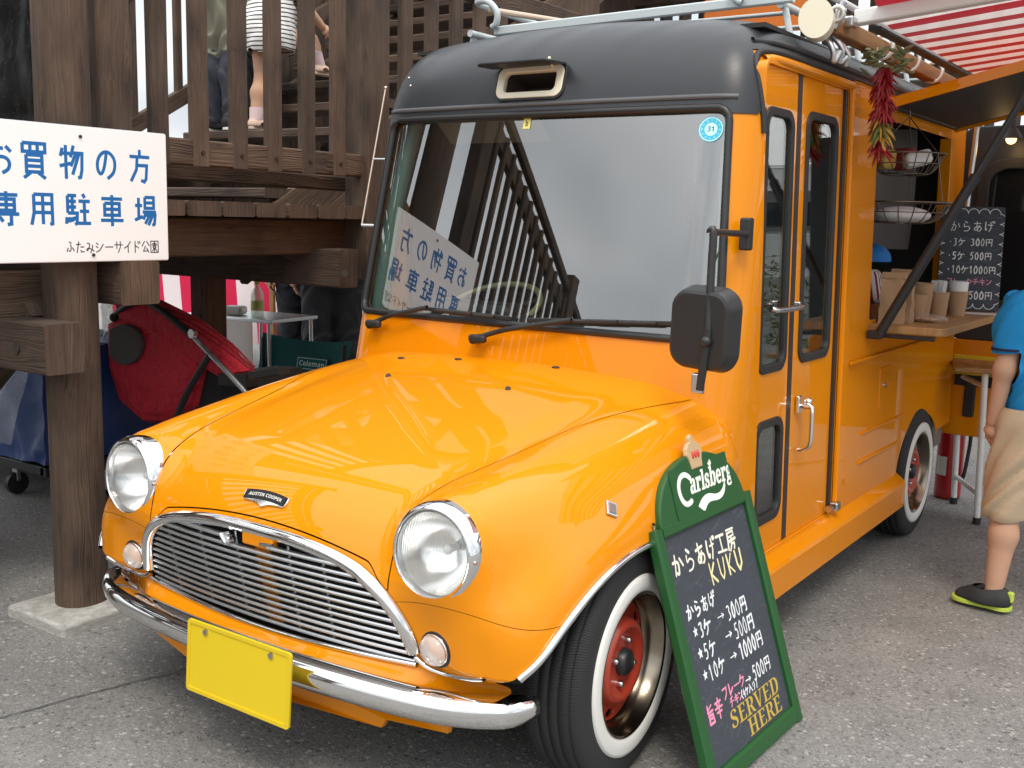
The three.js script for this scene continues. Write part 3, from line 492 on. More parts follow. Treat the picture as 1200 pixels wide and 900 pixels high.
// ---- wheels ----
const tyreBump = dataTex(512, 128, (i, j) => { const a = (i * 3 + j * 1.2) % 32, v = (a < 5 && (j < 46 || j > 82)) || ((i * 2 - j) % 26 < 3 && j > 50 && j < 78) ? 40 : 200; return [v, v, v]; }, false);
tyreBump.repeat.set(6, 1);
function makeWheel(out) {
  const w = new THREE.Group(); w.name = 'wheel';
  const L = (p, seg = 72) => lathe(p, seg).rotateZ(-Math.PI / 2);   // lathe axis y -> x, profile y = towards outside
  const tread = [[0.245, -0.142], [0.258, -0.137], [0.265, -0.125]];
  for (const [a, b] of [[-0.118, -0.098], [-0.092, -0.074], [-0.068, -0.050], [-0.044, -0.024]]) tread.push([0.2675, a], [0.2685, (a + b) / 2], [0.2675, b], [0.262, b + 0.001], [0.262, b + 0.005]);
  tread.push([0.265, -0.017], [0.259, -0.006], [0.247, 0.0], [0.232, 0.003], [0.213, 0.004], [0.2, 0.002]);
  const tg = L([[0.17, -0.13], [0.2, -0.14], ...tread], 96); const uv = tg.attributes.uv; for (let i = 0; i < uv.count; i++) uv.setXY(i, uv.getX(i) * 1, uv.getY(i));
  mesh('tyre', tg, std(lin(0.022, 0.022, 0.023), 0.72, 0, { bumpMap: tyreBump, bumpScale: 0.003 }), w);
  mesh('whitewall', L([[0.21, -0.01], [0.208, 0.006], [0.2, 0.0095], [0.185, 0.0105], [0.172, 0.008], [0.1665, 0.002], [0.166, -0.02]]), M.whitewall, w);
  mesh('rim', L([[0.168, -0.004], [0.1675, 0.005], [0.164, 0.0065], [0.160, 0.003], [0.157, -0.006], [0.150, -0.016], [0.147, -0.03], [0.143, -0.046], [0.136, -0.05]]), M.brownSteel, w);
  const disc = new THREE.Shape(); disc.absarc(0, 0, 0.138, 0, Math.PI * 2);
  for (let i = 0; i < 8; i++) { const a = i / 8 * Math.PI * 2, h = new THREE.Path(); h.absellipse(0.124 * Math.cos(a), 0.124 * Math.sin(a), 0.0125, 0.023, 0, Math.PI * 2, true, a); disc.holes.push(h); }
  const c = new THREE.Path(); c.absarc(0, 0, 0.104, 0, Math.PI * 2, true); disc.holes.push(c);
  const dg = extr(disc, 0.006, 0.002, 24).rotateY(Math.PI / 2).translate(-0.052, 0, 0);
  mesh('disc', dg, M.redPaint, w);
  mesh('hub_dome', L([[0.106, -0.048], [0.103, -0.036], [0.096, -0.022], [0.088, -0.016], [0.078, -0.018], [0.070, -0.026], [0.062, -0.030], [0.030, -0.030]], 48), M.redPaint, w);
  mesh('axle_cap', L([[0.032, -0.030], [0.030, -0.014], [0.022, -0.008], [0.001, -0.006]], 24), M.darkPlastic, w);
  for (let i = 0; i < 4; i++) { const a = (i + 0.5) / 4 * Math.PI * 2 + 0.15, n = mesh('wheel_nut', merge([new THREE.CylinderGeometry(0.008, 0.009, 0.014, 6).rotateZ(Math.PI / 2), new THREE.SphereGeometry(0.0075, 8, 6).translate(0.007, 0, 0)]), M.steel, w); n.position.set(-0.0285, 0.05 * Math.sin(a), 0.05 * Math.cos(a)); }
  mesh('backing', L([[0.145, -0.06], [0.001, -0.06]], 32), M.void, w);
  return w;
}
{
  const proto = makeWheel();
  for (const [x, z, turn] of [[0.706, -0.012, 0.05], [-0.706, -0.012, Math.PI + 0.05], [0.7, -2.462, 0], [-0.7, -2.462, Math.PI]]) { const w = proto.clone(); w.position.set(x, 0.266, z); w.rotation.set(0, turn, 0); w.rotateX(0.6); van.add(w); }
  for (const s of [1, -1]) mesh('rear_housing', merge([T(new THREE.BoxGeometry(0.02, 0.5, 0.8), s * 0.42, 0.35, -2.47), T(new THREE.BoxGeometry(0.25, 0.02, 0.8), s * 0.55, 0.535, -2.47)]), M.void, van);
  mesh('chassis', merge([T(rbox(1.26, 0.1, 1.9, 0.02), 0, 0.25, -1.35), T(rbox(0.8, 0.1, 0.7, 0.02), 0, 0.3, -2.6), rod([-0.66, 0.266, -2.462], [0.66, 0.266, -2.462], 0.03), rod([-0.62, 0.24, 0], [0.62, 0.24, 0], 0.02)]), M.void, van);
}
// ---- wipers, mirror, aerial ----
const wsPoint = (x, y, d) => { const p = projTo((X, Y, Z) => cabF(x, y, Z), x, y, -0.55); return V(x, y, p.z + d); };
for (const [pivot, armEnd, b0, b1] of [[[-0.535, 0.915], [-0.30, 0.985], [-0.335, 0.979], [0.0, 0.972]], [[-0.110, 0.904], [0.22, 0.985], [0.06, 0.972], [0.545, 0.996]]]) {
  const w = part('wiper', van), p = wsPoint(...pivot, 0.0), e = wsPoint(...armEnd, 0.034), m = wsPoint((pivot[0] * 0.55 + armEnd[0] * 0.45), (pivot[1] * 0.45 + armEnd[1] * 0.55), 0.042);
  mesh('pivot', merge([rod(p, p.clone().add(V(0, 0, 0.035)), 0.014, 14), T(rbox(0.06, 0.024, 0.022, 0.009), p.x + 0.02, p.y + 0.004, p.z + 0.036)]), M.rubber, w);
  mesh('arm', tube([p.clone().add(V(0, 0.001, 0.034)), p.clone().lerp(m, 0.5).add(V(0, 0.004, 0.004)), m, e], 0.0075, 30, 8), M.rubber, w);
  const a = wsPoint(...b0, 0.012), b = wsPoint(...b1, 0.012);
  mesh('blade', merge([bar(a, b, 0.006, 0.012), bar(a.clone().lerp(b, 0.2).add(V(0, 0, 0.014)), a.clone().lerp(b, 0.85).add(V(0, 0, 0.014)), 0.01, 0.009), bar(a.clone().lerp(b, 0.42).add(V(0, 0.002, 0.02)), a.clone().lerp(b, 0.62).add(V(0, 0.002, 0.02)), 0.014, 0.012)]), M.rubber, w);
}
{
  const m = part('side_mirror', van);
  const c = U(830, 385, 'z', -0.33);
  const hs = extr(rrShape(0.152, 0.182, 0.04), 0.035, 0.012); { const p = hs.attributes.position; for (let i = 0; i < p.count; i++) { const z = p.getZ(i), k = z > 0.03 ? 0.93 : 1; p.setX(i, p.getX(i) * k); p.setY(i, p.getY(i) * k); } hs.computeVertexNormals(); }
  const h = mesh('housing', hs, M.darkPlastic, m); h.position.copy(c); h.rotation.set(0.02, -0.12, -0.03);
  const gl = mesh('mirror_glass', extr(rrShape(0.135, 0.165, 0.034), 0.002).translate(0, 0, -0.0145), std(lin(0.9, 0.9, 0.92), 0.02, 1), m); gl.position.copy(h.position); gl.rotation.copy(h.rotation);
  const top = U(836, 272, 'z', -0.30), bk = U(861, 274, 'z', -0.60); bk.x = 0.672; bk.z = -0.615;
  mesh('bracket', merge([T(rbox(0.03, 0.085, 0.03, 0.006), bk.x - 0.004, bk.y, bk.z + 0.004), rod([bk.x, bk.y, bk.z], [top.x, top.y, top.z], 0.0085)]), M.darkPlastic, m);
  const a = top.clone(), b = U(829, 400, 'z', -0.28), e = U(820, 457, 'z', -0.285);
  mesh('stay', merge([tube([a.clone().add(V(-0.012, 0.006, 0)), a, a.clone().lerp(b, 0.3), a.clone().lerp(b, 0.7), b, e], 0.010, 40, 8), bar(b.clone().add(V(0, 0.03, 0.0)), e, 0.022, 0.012), new THREE.SphereGeometry(0.014, 12, 8).translate(b.x, b.y, b.z + 0.006)]), M.darkPlastic, m);
  const lo = V(0.63, 0.86, -0.43); mesh('lower_stay', merge([rod(e.clone().add(V(0, 0.01, 0)), lo, 0.007), T(rbox(0.03, 0.05, 0.02, 0.004), e.x - 0.015, e.y + 0.012, e.z - 0.02)]), M.steel, m);
  const a0 = U(424, 264, 'z', -0.62), a1 = U(451, 103, 'z', -0.72); a0.x = -0.70; a1.x = -0.70; const q0 = U(424, 264, 'x', -0.71), q1 = U(452, 103, 'x', -0.705);
  const ae = part('aerial', van); mesh('whip', merge([rod(q0, q1, 0.0035, 8, 0.0028), new THREE.SphereGeometry(0.006, 8, 6).translate(q1.x, q1.y, q1.z)]), std(lin(0.7, 0.62, 0.52), 0.3, 0.8), ae);
  mesh('clip', rod(q0, [-0.655, q0.y, q0.z - 0.02], 0.006, 8), M.steel, ae); mesh('clip', rod(q0.clone().lerp(q1, 0.48), [-0.64, lerp(q0.y, q1.y, 0.48), lerp(q0.z, q1.z, 0.48) - 0.02], 0.004, 8), M.steel, ae);
}
// ---- cab inside ----
{
  mesh('dashboard', merge([rbox(1.16, 0.20, 0.24, 0.05, 4).translate(0, 0.86, -0.68), rbox(0.36, 0.08, 0.12, 0.03, 3).translate(-0.3, 0.955, -0.72)]), std(lin(0.02, 0.02, 0.021), 0.55), van);
  const st = part('steering_wheel', van); st.position.set(-0.29, 0.965, -0.80); st.rotation.x = -1.12;
  mesh('rim', new THREE.TorusGeometry(0.17, 0.010, 10, 48), std(lin(0.32, 0.27, 0.14), 0.35), st);
  for (let i = 0; i < 3; i++) { const a = i * 2.09 + 0.52; mesh('spoke', bar([0, 0, -0.02], [0.165 * Math.cos(a), 0.165 * Math.sin(a), 0], 0.022, 0.008, V(0, 0, 1)), M.rubber, st); }
  mesh('boss', new THREE.CylinderGeometry(0.04, 0.05, 0.04, 20).rotateX(Math.PI / 2).translate(0, 0, -0.02), M.rubber, st); mesh('column', rod([0, 0, -0.02], [0, 0, -0.3], 0.025), M.rubber, st);
  mesh('seat', merge([rbox(0.48, 0.12, 0.46, 0.05, 4).translate(-0.29, 0.62, -1.2), rbox(0.46, 0.55, 0.12, 0.05, 4).rotateX(-0.15).translate(-0.29, 0.92, -1.46)]), std(lin(0.03, 0.03, 0.032), 0.75), van);
  mesh('cab_lining', merge([T(new THREE.BoxGeometry(1.3, 0.01, 2.35), 0, 0.30, -1.85), T(new THREE.BoxGeometry(1.22, 0.012, 0.8), 0, 1.795, -1.2), T(new THREE.BoxGeometry(0.012, 1.45, 0.8), -0.628, 1.04, -1.2)]), M.interior, van);
  { const kl = std(lin(0.22, 0.2, 0.17), 0.6); mesh('kitchen_lining', merge([T(new THREE.BoxGeometry(1.22, 0.012, 1.38), 0, 1.795, -2.3), T(new THREE.BoxGeometry(0.012, 1.53, 1.38), -0.628, 1.03, -2.3)]), kl, van); mesh('counter_lining', T(new THREE.BoxGeometry(0.012, 0.6, 1.38), 0.655, 0.60, -2.3), kl, van); }
  mesh('pillar_lining', merge([tube([[-0.605, 0.90, -0.60], [-0.59, 1.25, -0.66], [-0.555, 1.58, -0.73]], 0.03, 20, 10), tube([[0.605, 0.90, -0.60], [0.59, 1.25, -0.66], [0.555, 1.58, -0.73]], 0.026, 20, 10)]), std(lin(0.10, 0.16, 0.14), 0.5), van);
  mesh('bulkhead', merge([T(new THREE.BoxGeometry(0.62, 1.45, 0.02), -0.31, 1.04, -1.58), T(new THREE.BoxGeometry(0.3, 1.45, 0.02), 0.48, 1.04, -1.60)]), std(lin(0.03, 0.03, 0.028), 0.8), van);
  mesh('sun_visor', rbox(0.4, 0.13, 0.012, 0.005).rotateX(0.9).translate(-0.3, 1.545, -0.80), std(lin(0.22, 0.2, 0.17), 0.8), van);
}
// ---- roof rack ----
{
  const rk = part('roof_rack', van), fz = -1.02;
  mesh('front_bar', bar([-0.45, 1.888, fz], [0.60, 1.905, fz], 0.02, 0.03), M.rackPaint, rk);
  for (const s of [1, -1]) {
    mesh('guard_rail', tube([[s * 0.56, 1.985, fz - 0.4], [s * 0.55, 1.99, fz - 0.06], [s * 0.52, 1.992, fz + 0.0], [s * 0.46, 1.98, fz + 0.03], [s * 0.425, 1.945, fz + 0.03], [s * 0.43, 1.91, fz + 0.025], [s * 0.45, 1.90, fz + 0.02]].map(([x, y, z]) => V(x, y, z)), 0.011, 50, 10), M.rackPaint, rk);
    mesh('side_rail', rod([s * 0.56, 1.985, fz - 0.38], [s * 0.56, 1.985, -2.95], 0.011), M.rackPaint, rk);
    mesh('base_rail', rod([s * 0.56, 1.89, fz], [s * 0.56, 1.89, -2.95], 0.012), M.rackPaint, rk);
    for (const z of [-1.05, -1.7, -2.3, -2.9]) mesh('rack_foot', bar([s * 0.585, 1.80, z], [s * 0.56, 1.90, z], 0.03, 0.012), M.rackPaint, rk);
  }
  mesh('front_rail', rod([-0.46, 1.955, fz + 0.03], [-0.25, 1.925, fz - 0.16], 0.010), std(lin(0.55, 0.42, 0.33), 0.4), rk);
  for (let i = 0; i < 8; i++) mesh('cross_slat', bar([-0.56, 1.897, -1.2 - i * 0.24], [0.56, 1.897, -1.2 - i * 0.24], 0.03, 0.008), M.rackPaint, rk);
}
// ---- serving hatch, strut, shelf ----
const SH = 0.925;
{
  const h = part('serving_hatch', van), y0 = 1.655, z0 = -1.74, z1 = -2.72, L = 0.78, a = 0.24, pv = (d, t, z) => [0.672 + d * Math.cos(a) - t * Math.sin(a), y0 + d * Math.sin(a) + t * Math.cos(a), z];
  const panel = (d0, d1, t0, t1, za, zb) => { const g = new THREE.BoxGeometry(d1 - d0, t1 - t0, Math.abs(zb - za)); g.translate((d0 + d1) / 2, (t0 + t1) / 2, 0); g.rotateZ(a); return g.translate(0.672, y0, (za + zb) / 2); };
  mesh('skin', panel(0.01, L, 0.028, 0.036, z0, z1), M.orange, h);
  mesh('edge', merge([panel(0.0, L, 0, 0.03, z0 + 0.012, z0), panel(0.0, L, 0, 0.03, z1, z1 - 0.012), panel(L, L + 0.012, 0, 0.036, z0 + 0.012, z1 - 0.012)]), M.orange, h);
  mesh('liner', panel(0.02, L - 0.01, 0.012, 0.016, z0 - 0.01, z1 + 0.01), phys(lin(0.03, 0.031, 0.031), { roughness: 0.55 }), h);
  mesh('hinge', rod([0.675, y0 + 0.02, z0], [0.675, y0 + 0.02, z1], 0.012), M.rubber, h);
  for (const z of [-1.70]) { const s0 = V(0.725, 0.90, z + 0.02), e = V(...pv(0.49, -0.012, z)); const s = part('gas_strut', van); mesh('sleeve', rod(s0, s0.clone().lerp(e, 0.62), 0.017, 14), M.darkPlastic, s); mesh('piston', rod(s0.clone().lerp(e, 0.6), e, 0.012, 12), M.darkPlastic, s); mesh('bracket', merge([T(rbox(0.05, 0.03, 0.03, 0.005), 0.71, 0.895, z + 0.02), new THREE.SphereGeometry(0.015, 10, 8).translate(e.x, e.y, e.z)]), M.darkPlastic, s); }
}
const woodTop = dataTex(256, 512, (i, j) => { const g = fbm(i / 5 + 2 * fbm(i / 40, j / 128, 2, 4), j / 90, 4), k = 0.82 + 0.3 * (g - 0.5); return [200 * k, 150 * k, 92 * k]; });
{
  const s = new THREE.Shape(); s.moveTo(0.66, 1.72); s.lineTo(0.90, 1.72); s.quadraticCurveTo(0.925, 1.72, 0.928, 1.75); s.lineTo(0.928, 2.9); s.lineTo(0.66, 2.9); s.closePath();
  const g = extr(s, 0.022, 0.003).rotateX(-Math.PI / 2).translate(0, SH - 0.022, 0); const p = g.attributes.position, uv = g.attributes.uv; for (let i = 0; i < p.count; i++) uv.setXY(i, p.getX(i), p.getZ(i) * 0.7);
  mesh('serving_shelf', g, new THREE.MeshStandardMaterial({ map: woodTop, roughness: 0.45 }), van);
  mesh('shelf_edge', bar([0.70, SH - 0.034, -1.712], [0.90, SH - 0.034, -1.712], 0.02, 0.014), M.darkPlastic, van); mesh('shelf_bracket', bar([0.70, SH - 0.06, -2.3], [0.88, SH - 0.032, -2.3], 0.02, 0.02), M.darkPlastic, van);
  // window post at the rear of the opening and kitchen fittings
  mesh('window_post', bar([0.66, 0.93, -2.735], [0.645, 1.63, -2.735], 0.06, 0.05), M.orange, van);
  mesh('added_rear_blackout', T(rbox(1.22, 1.22, 0.015, 0.004), 0, 1.1, -2.99), std(lin(0.05, 0.048, 0.045), 0.9), van);  // added dark sheet, blocks the sky seen through the rear opening
  const kb = part('kitchen_counter', van);
  mesh('worktop', T(rbox(0.45, 0.03, 1.0, 0.006), 0.40, 0.86, -2.2), M.alu, kb); mesh('cabinet', T(rbox(0.43, 0.52, 0.98, 0.01), 0.40, 0.58, -2.2), M.interior, kb);
  mesh('back_shelf', T(rbox(0.25, 0.025, 1.1, 0.004), -0.48, 1.25, -2.2), std(lin(0.2, 0.15, 0.1), 0.6), van);
}
// rear door, swung right round so that its outside faces forward
{
  const d = part('rear_door', van); d.position.set(0.62, 0, -3.10); d.scale.x = 1.18;
  const pan = (y0, y1) => { const s = rrShape(0.6, y1 - y0, 0.03); return s; };
  const up = rrShape(0.6, 0.93, 0.05); up.holes.push(rrShape(0.44, 0.62, 0.09, THREE.Path)); mesh('upper_panel', extr(up, 0.02, 0.006).translate(0.31, 1.24, -0.01), M.blackCap, d);
  mesh('lower_panel', extr(rrShape(0.6, 0.43, 0.03), 0.02, 0.006).translate(0.31, 0.55, -0.01), M.orange, d);
  const sl = rrShape(0.47, 0.65, 0.10); sl.holes.push(rrShape(0.40, 0.58, 0.075, THREE.Path)); mesh('window_seal', extr(sl, 0.012, 0.005).translate(0.31, 1.24, 0.015), M.rubber, d);
  mesh('window_glass', extr(rrShape(0.42, 0.6, 0.08), 0.004).translate(0.31, 1.24, 0.0), std(lin(0.012, 0.013, 0.014), 0.06), d);
  mesh('number_plate', T(rbox(0.26, 0.09, 0.006, 0.004), 0.17, 0.655, 0.02), std(lin(0.7, 0.5, 0.02), 0.5), d);
  mesh('dark_strip', merge([T(rbox(0.5, 0.05, 0.008, 0.004), 0.3, 0.585, 0.02), T(rbox(0.04, 0.16, 0.02, 0.006), 0.11, 0.50, 0.022)]), M.rubber, d);
}
// ---- roof awning ----
{
  const aw = part('awning', van), z0 = -1.22, z1 = -3.3, slope = 0.11;
  const stripe = canvasTex(64, 1024, (g) => { g.fillStyle = '#f3e9e5'; g.fillRect(0, 0, 64, 1024); g.fillStyle = '#b01c2d'; for (let i = 0; i < 16; i++) g.fillRect(0, i * 64, 64, 28); });
  const nx = 14, nz = 40, pos = [], uv = [], idx = [];
  for (let j = 0; j <= nz; j++) for (let i = 0; i <= nx; i++) { const x = lerp(0.785, 2.4, i / nx), z = lerp(z0 + 0.30, z1, j / nz); pos.push(x, 1.852 + 0.06 * sstep(z0 - 0.1, z0 + 0.1, z) + (x - 0.785) * slope + 0.01 * Math.sin((z - z0) * 2.9) * Math.sin((x - 0.785) * 2), z); uv.push(i / nx, j / nz); }
  for (let j = 0; j < nz; j++) for (let i = 0; i < nx; i++) { const k = j * (nx + 1) + i; idx.push(k, k + 1, k + nx + 2, k, k + nx + 2, k + nx + 1); }
  const g = new THREE.BufferGeometry(); g.setAttribute('position', new THREE.Float32BufferAttribute(pos, 3)); g.setAttribute('uv', new THREE.Float32BufferAttribute(uv, 2)); g.setIndex(idx); g.computeVertexNormals();
  mesh('canopy', g, phys(lin(1, 1, 1), { map: stripe, roughness: 0.9, transmission: 0.4, thickness: 0 }), aw);
  mesh('edge_bar', bar([0.72, 1.868, z0], [2.42, 1.868 + 1.7 * 0.09, z0], 0.045, 0.042), M.white, aw);
  mesh('inner_strip', bar([0.765, 1.842, z0 - 0.04], [0.765, 1.845, z1], 0.035, 0.012), M.rubber, aw);
  mesh('roller_end', new THREE.CylinderGeometry(0.05, 0.05, 0.075, 28).rotateX(Math.PI / 2).rotateY(0.25).scale(0.95, 1.1, 1).translate(0.672, 1.835, -1.02), M.cream, aw);
  mesh('crank_joint', merge([new THREE.TorusGeometry(0.02, 0.006, 8, 20).translate(0.715, 1.855, -1.06), rod([0.70, 1.82, -1.08], [0.725, 1.89, -1.08], 0.011), T(rbox(0.04, 0.03, 0.05, 0.006), 0.72, 1.845, -1.15), rod([0.68, 1.84, -1.05], [0.72, 1.85, -1.18], 0.012)]), M.steel, aw);
  [[[0.675, 1.80, -1.09], [0.70, 1.76, -1.09], [0.70, 1.73, -1.10], [0.715, 1.76, -1.11]], [[0.68, 1.81, -1.13], [0.71, 1.77, -1.14], [0.70, 1.735, -1.15], [0.72, 1.75, -1.16]], [[0.685, 1.80, -1.17], [0.715, 1.76, -1.18], [0.705, 1.73, -1.19]]].forEach((p) => mesh('clamp_hook', tube(p, 0.009, 20, 6), M.alu, aw));
  mesh('support_beam', bar([0.69, 1.832, -1.08], [0.69, 1.822, -2.5], 0.045, 0.05), new THREE.MeshStandardMaterial({ map: woodTop, roughness: 0.7, color: lin(0.72, 0.6, 0.5) }), aw);
  for (let i = 0; i < 3; i++) mesh('beam_strap', new THREE.TorusGeometry(0.036, 0.006, 8, 20).translate(0.70, 1.832, -1.55 - i * 0.32), M.white, aw);
}
// ---------- writing by strokes (no font holds these characters) ----------
const K = {
  お: '12,28 62,26|36,8 36,70 34,84 22,82 16,70 28,56 50,46 74,50 84,64 76,82 56,88|70,20 88,34', 買: '10,8 90,8 90,30 10,30 10,8|37,8 37,30|63,8 63,30|22,38 78,38 78,82 22,82 22,38|22,52 78,52|22,67 78,67|36,84 12,98|64,84 90,98',
  物: '18,14 10,36|14,28 46,28|6,62 48,54|30,6 30,96|60,6 48,38|56,26 92,26 90,70 84,90 74,92|68,28 48,62|80,28 54,84', の: '52,18 44,60 28,82 14,66 16,38 36,18 62,16 84,34 86,60 74,80 54,90',
  方: '50,4 50,22|8,24 92,24|40,24 36,60 12,94|38,48 80,48 76,86 68,94 54,90', 専: '10,12 90,12|22,24 78,24 78,56 22,56 22,24|22,40 78,40|50,2 50,56|6,66 94,66|66,56 66,94 52,96|26,74 38,88',
  用: '18,8 18,60 8,96|18,8 84,8 84,92 74,94|18,34 84,34|18,60 84,60|50,8 50,94', 駐: '10,8 10,60|10,8 44,8|10,25 42,25|10,42 42,42|28,8 28,60|10,60 46,60 44,90 36,94|6,72 4,92|16,72 17,88|25,72 28,86|34,70 37,82|68,2 76,14|52,24 96,24|56,54 92,54|48,90 98,90|74,24 74,90',
  車: '8,14 92,14|20,28 80,28 80,64 20,64 20,28|20,46 80,46|4,80 96,80|50,2 50,98', 場: '6,32 36,32|21,8 21,74|4,78 38,66|48,6 86,6 86,40 48,40 48,6|48,23 86,23|38,52 96,52|54,52 40,76|50,62 92,62 88,90 78,94|66,64 48,90|80,64 62,94',
  ふ: '40,10 58,20|50,30 60,50 54,72 44,82 34,76|26,56 14,80|72,54 88,76', た: '10,30 50,28|34,10 14,90|56,48 86,48|54,74 62,86 90,84', み: '20,20 52,20 34,60 20,80 10,68 30,56 60,64 90,80|76,36 72,66 54,92', シ: '14,20 32,30|10,44 28,54|14,88 50,74 88,30', ー: '10,50 90,50',
  サ: '6,34 94,34|30,12 30,62|70,10 70,50 46,92', イ: '80,10 50,42 12,60|54,40 54,94', ド: '30,8 30,94|30,40 70,60|62,10 70,26|80,6 88,22', 公: '36,8 8,44|62,8 92,42|46,46 22,86 76,82|62,62 86,94', 園: '6,6 94,6 94,96 6,96 6,6|30,24 70,24|50,14 50,34|20,36 80,36|34,46 66,46 66,60 34,60 34,46|50,60 26,84|50,62 50,86|56,66 80,86',
  か: '10,36 54,32 52,70 40,90 30,82|36,8 26,50 12,88|72,26 88,56', ら: '36,8 56,18|26,30 22,64 50,46 78,54 78,76 56,92 30,92', あ: '14,26 78,22|42,6 40,50 48,86|66,40 50,74 26,86 16,70 36,50 66,46 86,62 78,84 60,92', げ: '20,12 12,50 20,90 28,70|40,36 84,34|64,12 66,56 48,92|80,6 86,18|92,2 98,14',
  工: '14,16 86,16|50,16 50,84|6,84 94,84', 房: '14,8 86,8|20,22 80,22 80,40 20,40|20,22 16,60 6,92|52,44 52,54|26,56 92,56|50,56 44,78 26,96|46,70 78,70 74,90 62,94', ケ: '34,8 10,52|26,34 90,34|60,34 50,70 26,94', 円: '14,92 14,14 86,14 86,88 76,92|14,52 86,52|50,14 50,52',
  旨: '22,8 22,40 80,38|76,10 22,26|26,52 78,52 78,94 26,94 26,52|26,72 78,72', 辛: '50,2 50,14|14,18 86,18|34,26 40,42|66,26 60,42|8,48 92,48|18,68 82,68|50,48 50,98', フ: '14,18 84,18 70,60 34,92', レ: '26,10 26,88 84,48', ク: '38,8 12,50|32,28 82,28 68,66 30,94', チ: '74,10 22,22|6,46 94,46|52,18 50,64 26,94', キ: '14,34 82,26|8,62 92,54|44,6 60,96', ン: '14,18 36,34|14,86 56,70 88,28', 入: '44,10 54,30 90,90|52,34 10,90', り: '26,14 24,54|66,10 70,54 44,94',
  '→': '4,50 92,50|66,26 94,50 66,74', '★': '50,2 62,36 98,36 70,58 80,94 50,72 20,94 30,58 2,36 38,36 50,2', '・': '44,46 56,54',
  '0': '50,6 22,24 18,60 34,94 62,92 80,64 78,28 50,6', '1': '30,22 54,6 54,94', '3': '24,14 60,8 74,26 46,46 76,62 70,88 26,92', '4': '54,6 16,64 84,64|62,34 60,96', '5': '76,8 34,8 28,44 60,40 76,66 58,92 24,90', K: '20,4 20,96|76,6 22,52 80,96', U: '18,4 20,70 46,96 76,72 80,4', '(': '70,2 40,30 40,70 70,98', ')': '30,2 60,30 60,70 30,98',
};
const CURVY = 'おのふたみからあげり03';
function strokeText(g, str, x, y, w, h, adv, lw, wob = 0, r = () => 0.5) {
  g.lineCap = lw < 0 ? 'butt' : 'round'; g.lineJoin = lw < 0 ? 'miter' : 'round'; lw = Math.abs(lw);
  for (const ch of str) {
    const small = '0123456789()・1'.includes(ch) ? 0.62 : 1;
    if (K[ch]) for (const st of K[ch].split('|')) {
      const p = st.split(' ').map((q) => q.split(',').map(Number)).map(([a, b]) => [x + a / 100 * w * small + (r() - 0.5) * wob, y + b / 100 * h + (r() - 0.5) * wob]);
      g.lineWidth = lw * (1 + (r() - 0.5) * (wob ? 0.5 : 0)); g.beginPath(); g.moveTo(...p[0]);
      if (p.length > 3 && CURVY.includes(ch)) { for (let i = 1; i < p.length - 1; i++) { const m = [(p[i][0] + p[i + 1][0]) / 2, (p[i][1] + p[i + 1][1]) / 2]; g.quadraticCurveTo(...p[i], ...(i === p.length - 2 ? p[i + 1] : m)); } } else for (let i = 1; i < p.length; i++) g.lineTo(...p[i]);
      if (ch === '★') g.fill(); g.stroke();
    }
    x += adv * small;
  }
}
// ---------- timber ----------
const knots = []; { const r = rng(63); for (let i = 0; i < 7; i++) knots.push([r() * 256, r() * 1024, 3 + r() * 4]); }
const woodMap = dataTex(256, 1024, (i, j) => {
  let kn = 0; for (const [a, b, s] of knots) { const q = ((i - a) / s) ** 2 + ((j - b) / (s * 2.2)) ** 2; if (q < 9) kn += 0.4 * Math.exp(-q) + 0.12 * Math.exp(-((Math.sqrt(q) - 1.7) ** 2) * 8); }
  const w = 3 * fbm(i / 32, j / 200, 3, 8), g = fbm(i / 4 + w * 3, j / 170, 4), f = fbm(i / 1.6 + w, j / 60, 3), b = fbm(i / 64 + 5, j / 128, 4, 4), k = clamp(0.45 + 0.5 * (g - 0.5) + 0.25 * (f - 0.5) + 0.9 * (b - 0.5) + (hash(i, j >> 2) - 0.5) * 0.08 - kn);
  return [clamp(lerp(76, 146, k), 0, 255), clamp(lerp(64, 126, k), 0, 255), clamp(lerp(56, 110, k), 0, 255)];
});
woodMap.repeat.set(3.2, 0.8);
const woodBump = dataTex(256, 1024, (i, j) => { const w = 3 * fbm(i / 32, j / 200, 3, 8), v = 255 * clamp(0.5 + (fbm(i / 3 + w * 3, j / 150, 4) - 0.5) * 1.6); return [v, v, v]; }, false);
woodBump.repeat.set(3.2, 0.8);
const wood = [[0.54, 0.47, 0.42], [0.43, 0.39, 0.36], [0.62, 0.53, 0.46], [0.48, 0.43, 0.39]].map((c) => new THREE.MeshStandardMaterial({ map: woodMap, bumpMap: woodBump, bumpScale: 0.0025, roughness: 0.82, color: lin(...c) }));
const concrete = new THREE.MeshStandardMaterial({ map: dataTex(128, 128, (i, j) => { const v = 168 + 60 * (fbm(i / 8, j / 8, 5, 16) - 0.5) + 20 * (hash(i, j) - 0.5); return [v, v * 0.985, v * 0.95]; }), roughness: 0.9 });
const S = thing('timber_staircase', 'brown timber staircase with landing, railings and open treads beside the van', 'staircase');
let wv = 0; const tw = (name, a, b, w, h, parent = S, up) => mesh(name, bar(a, b, w, h, up, 0.006), wood[wv++ % 4], parent);
const RX = -1.25;
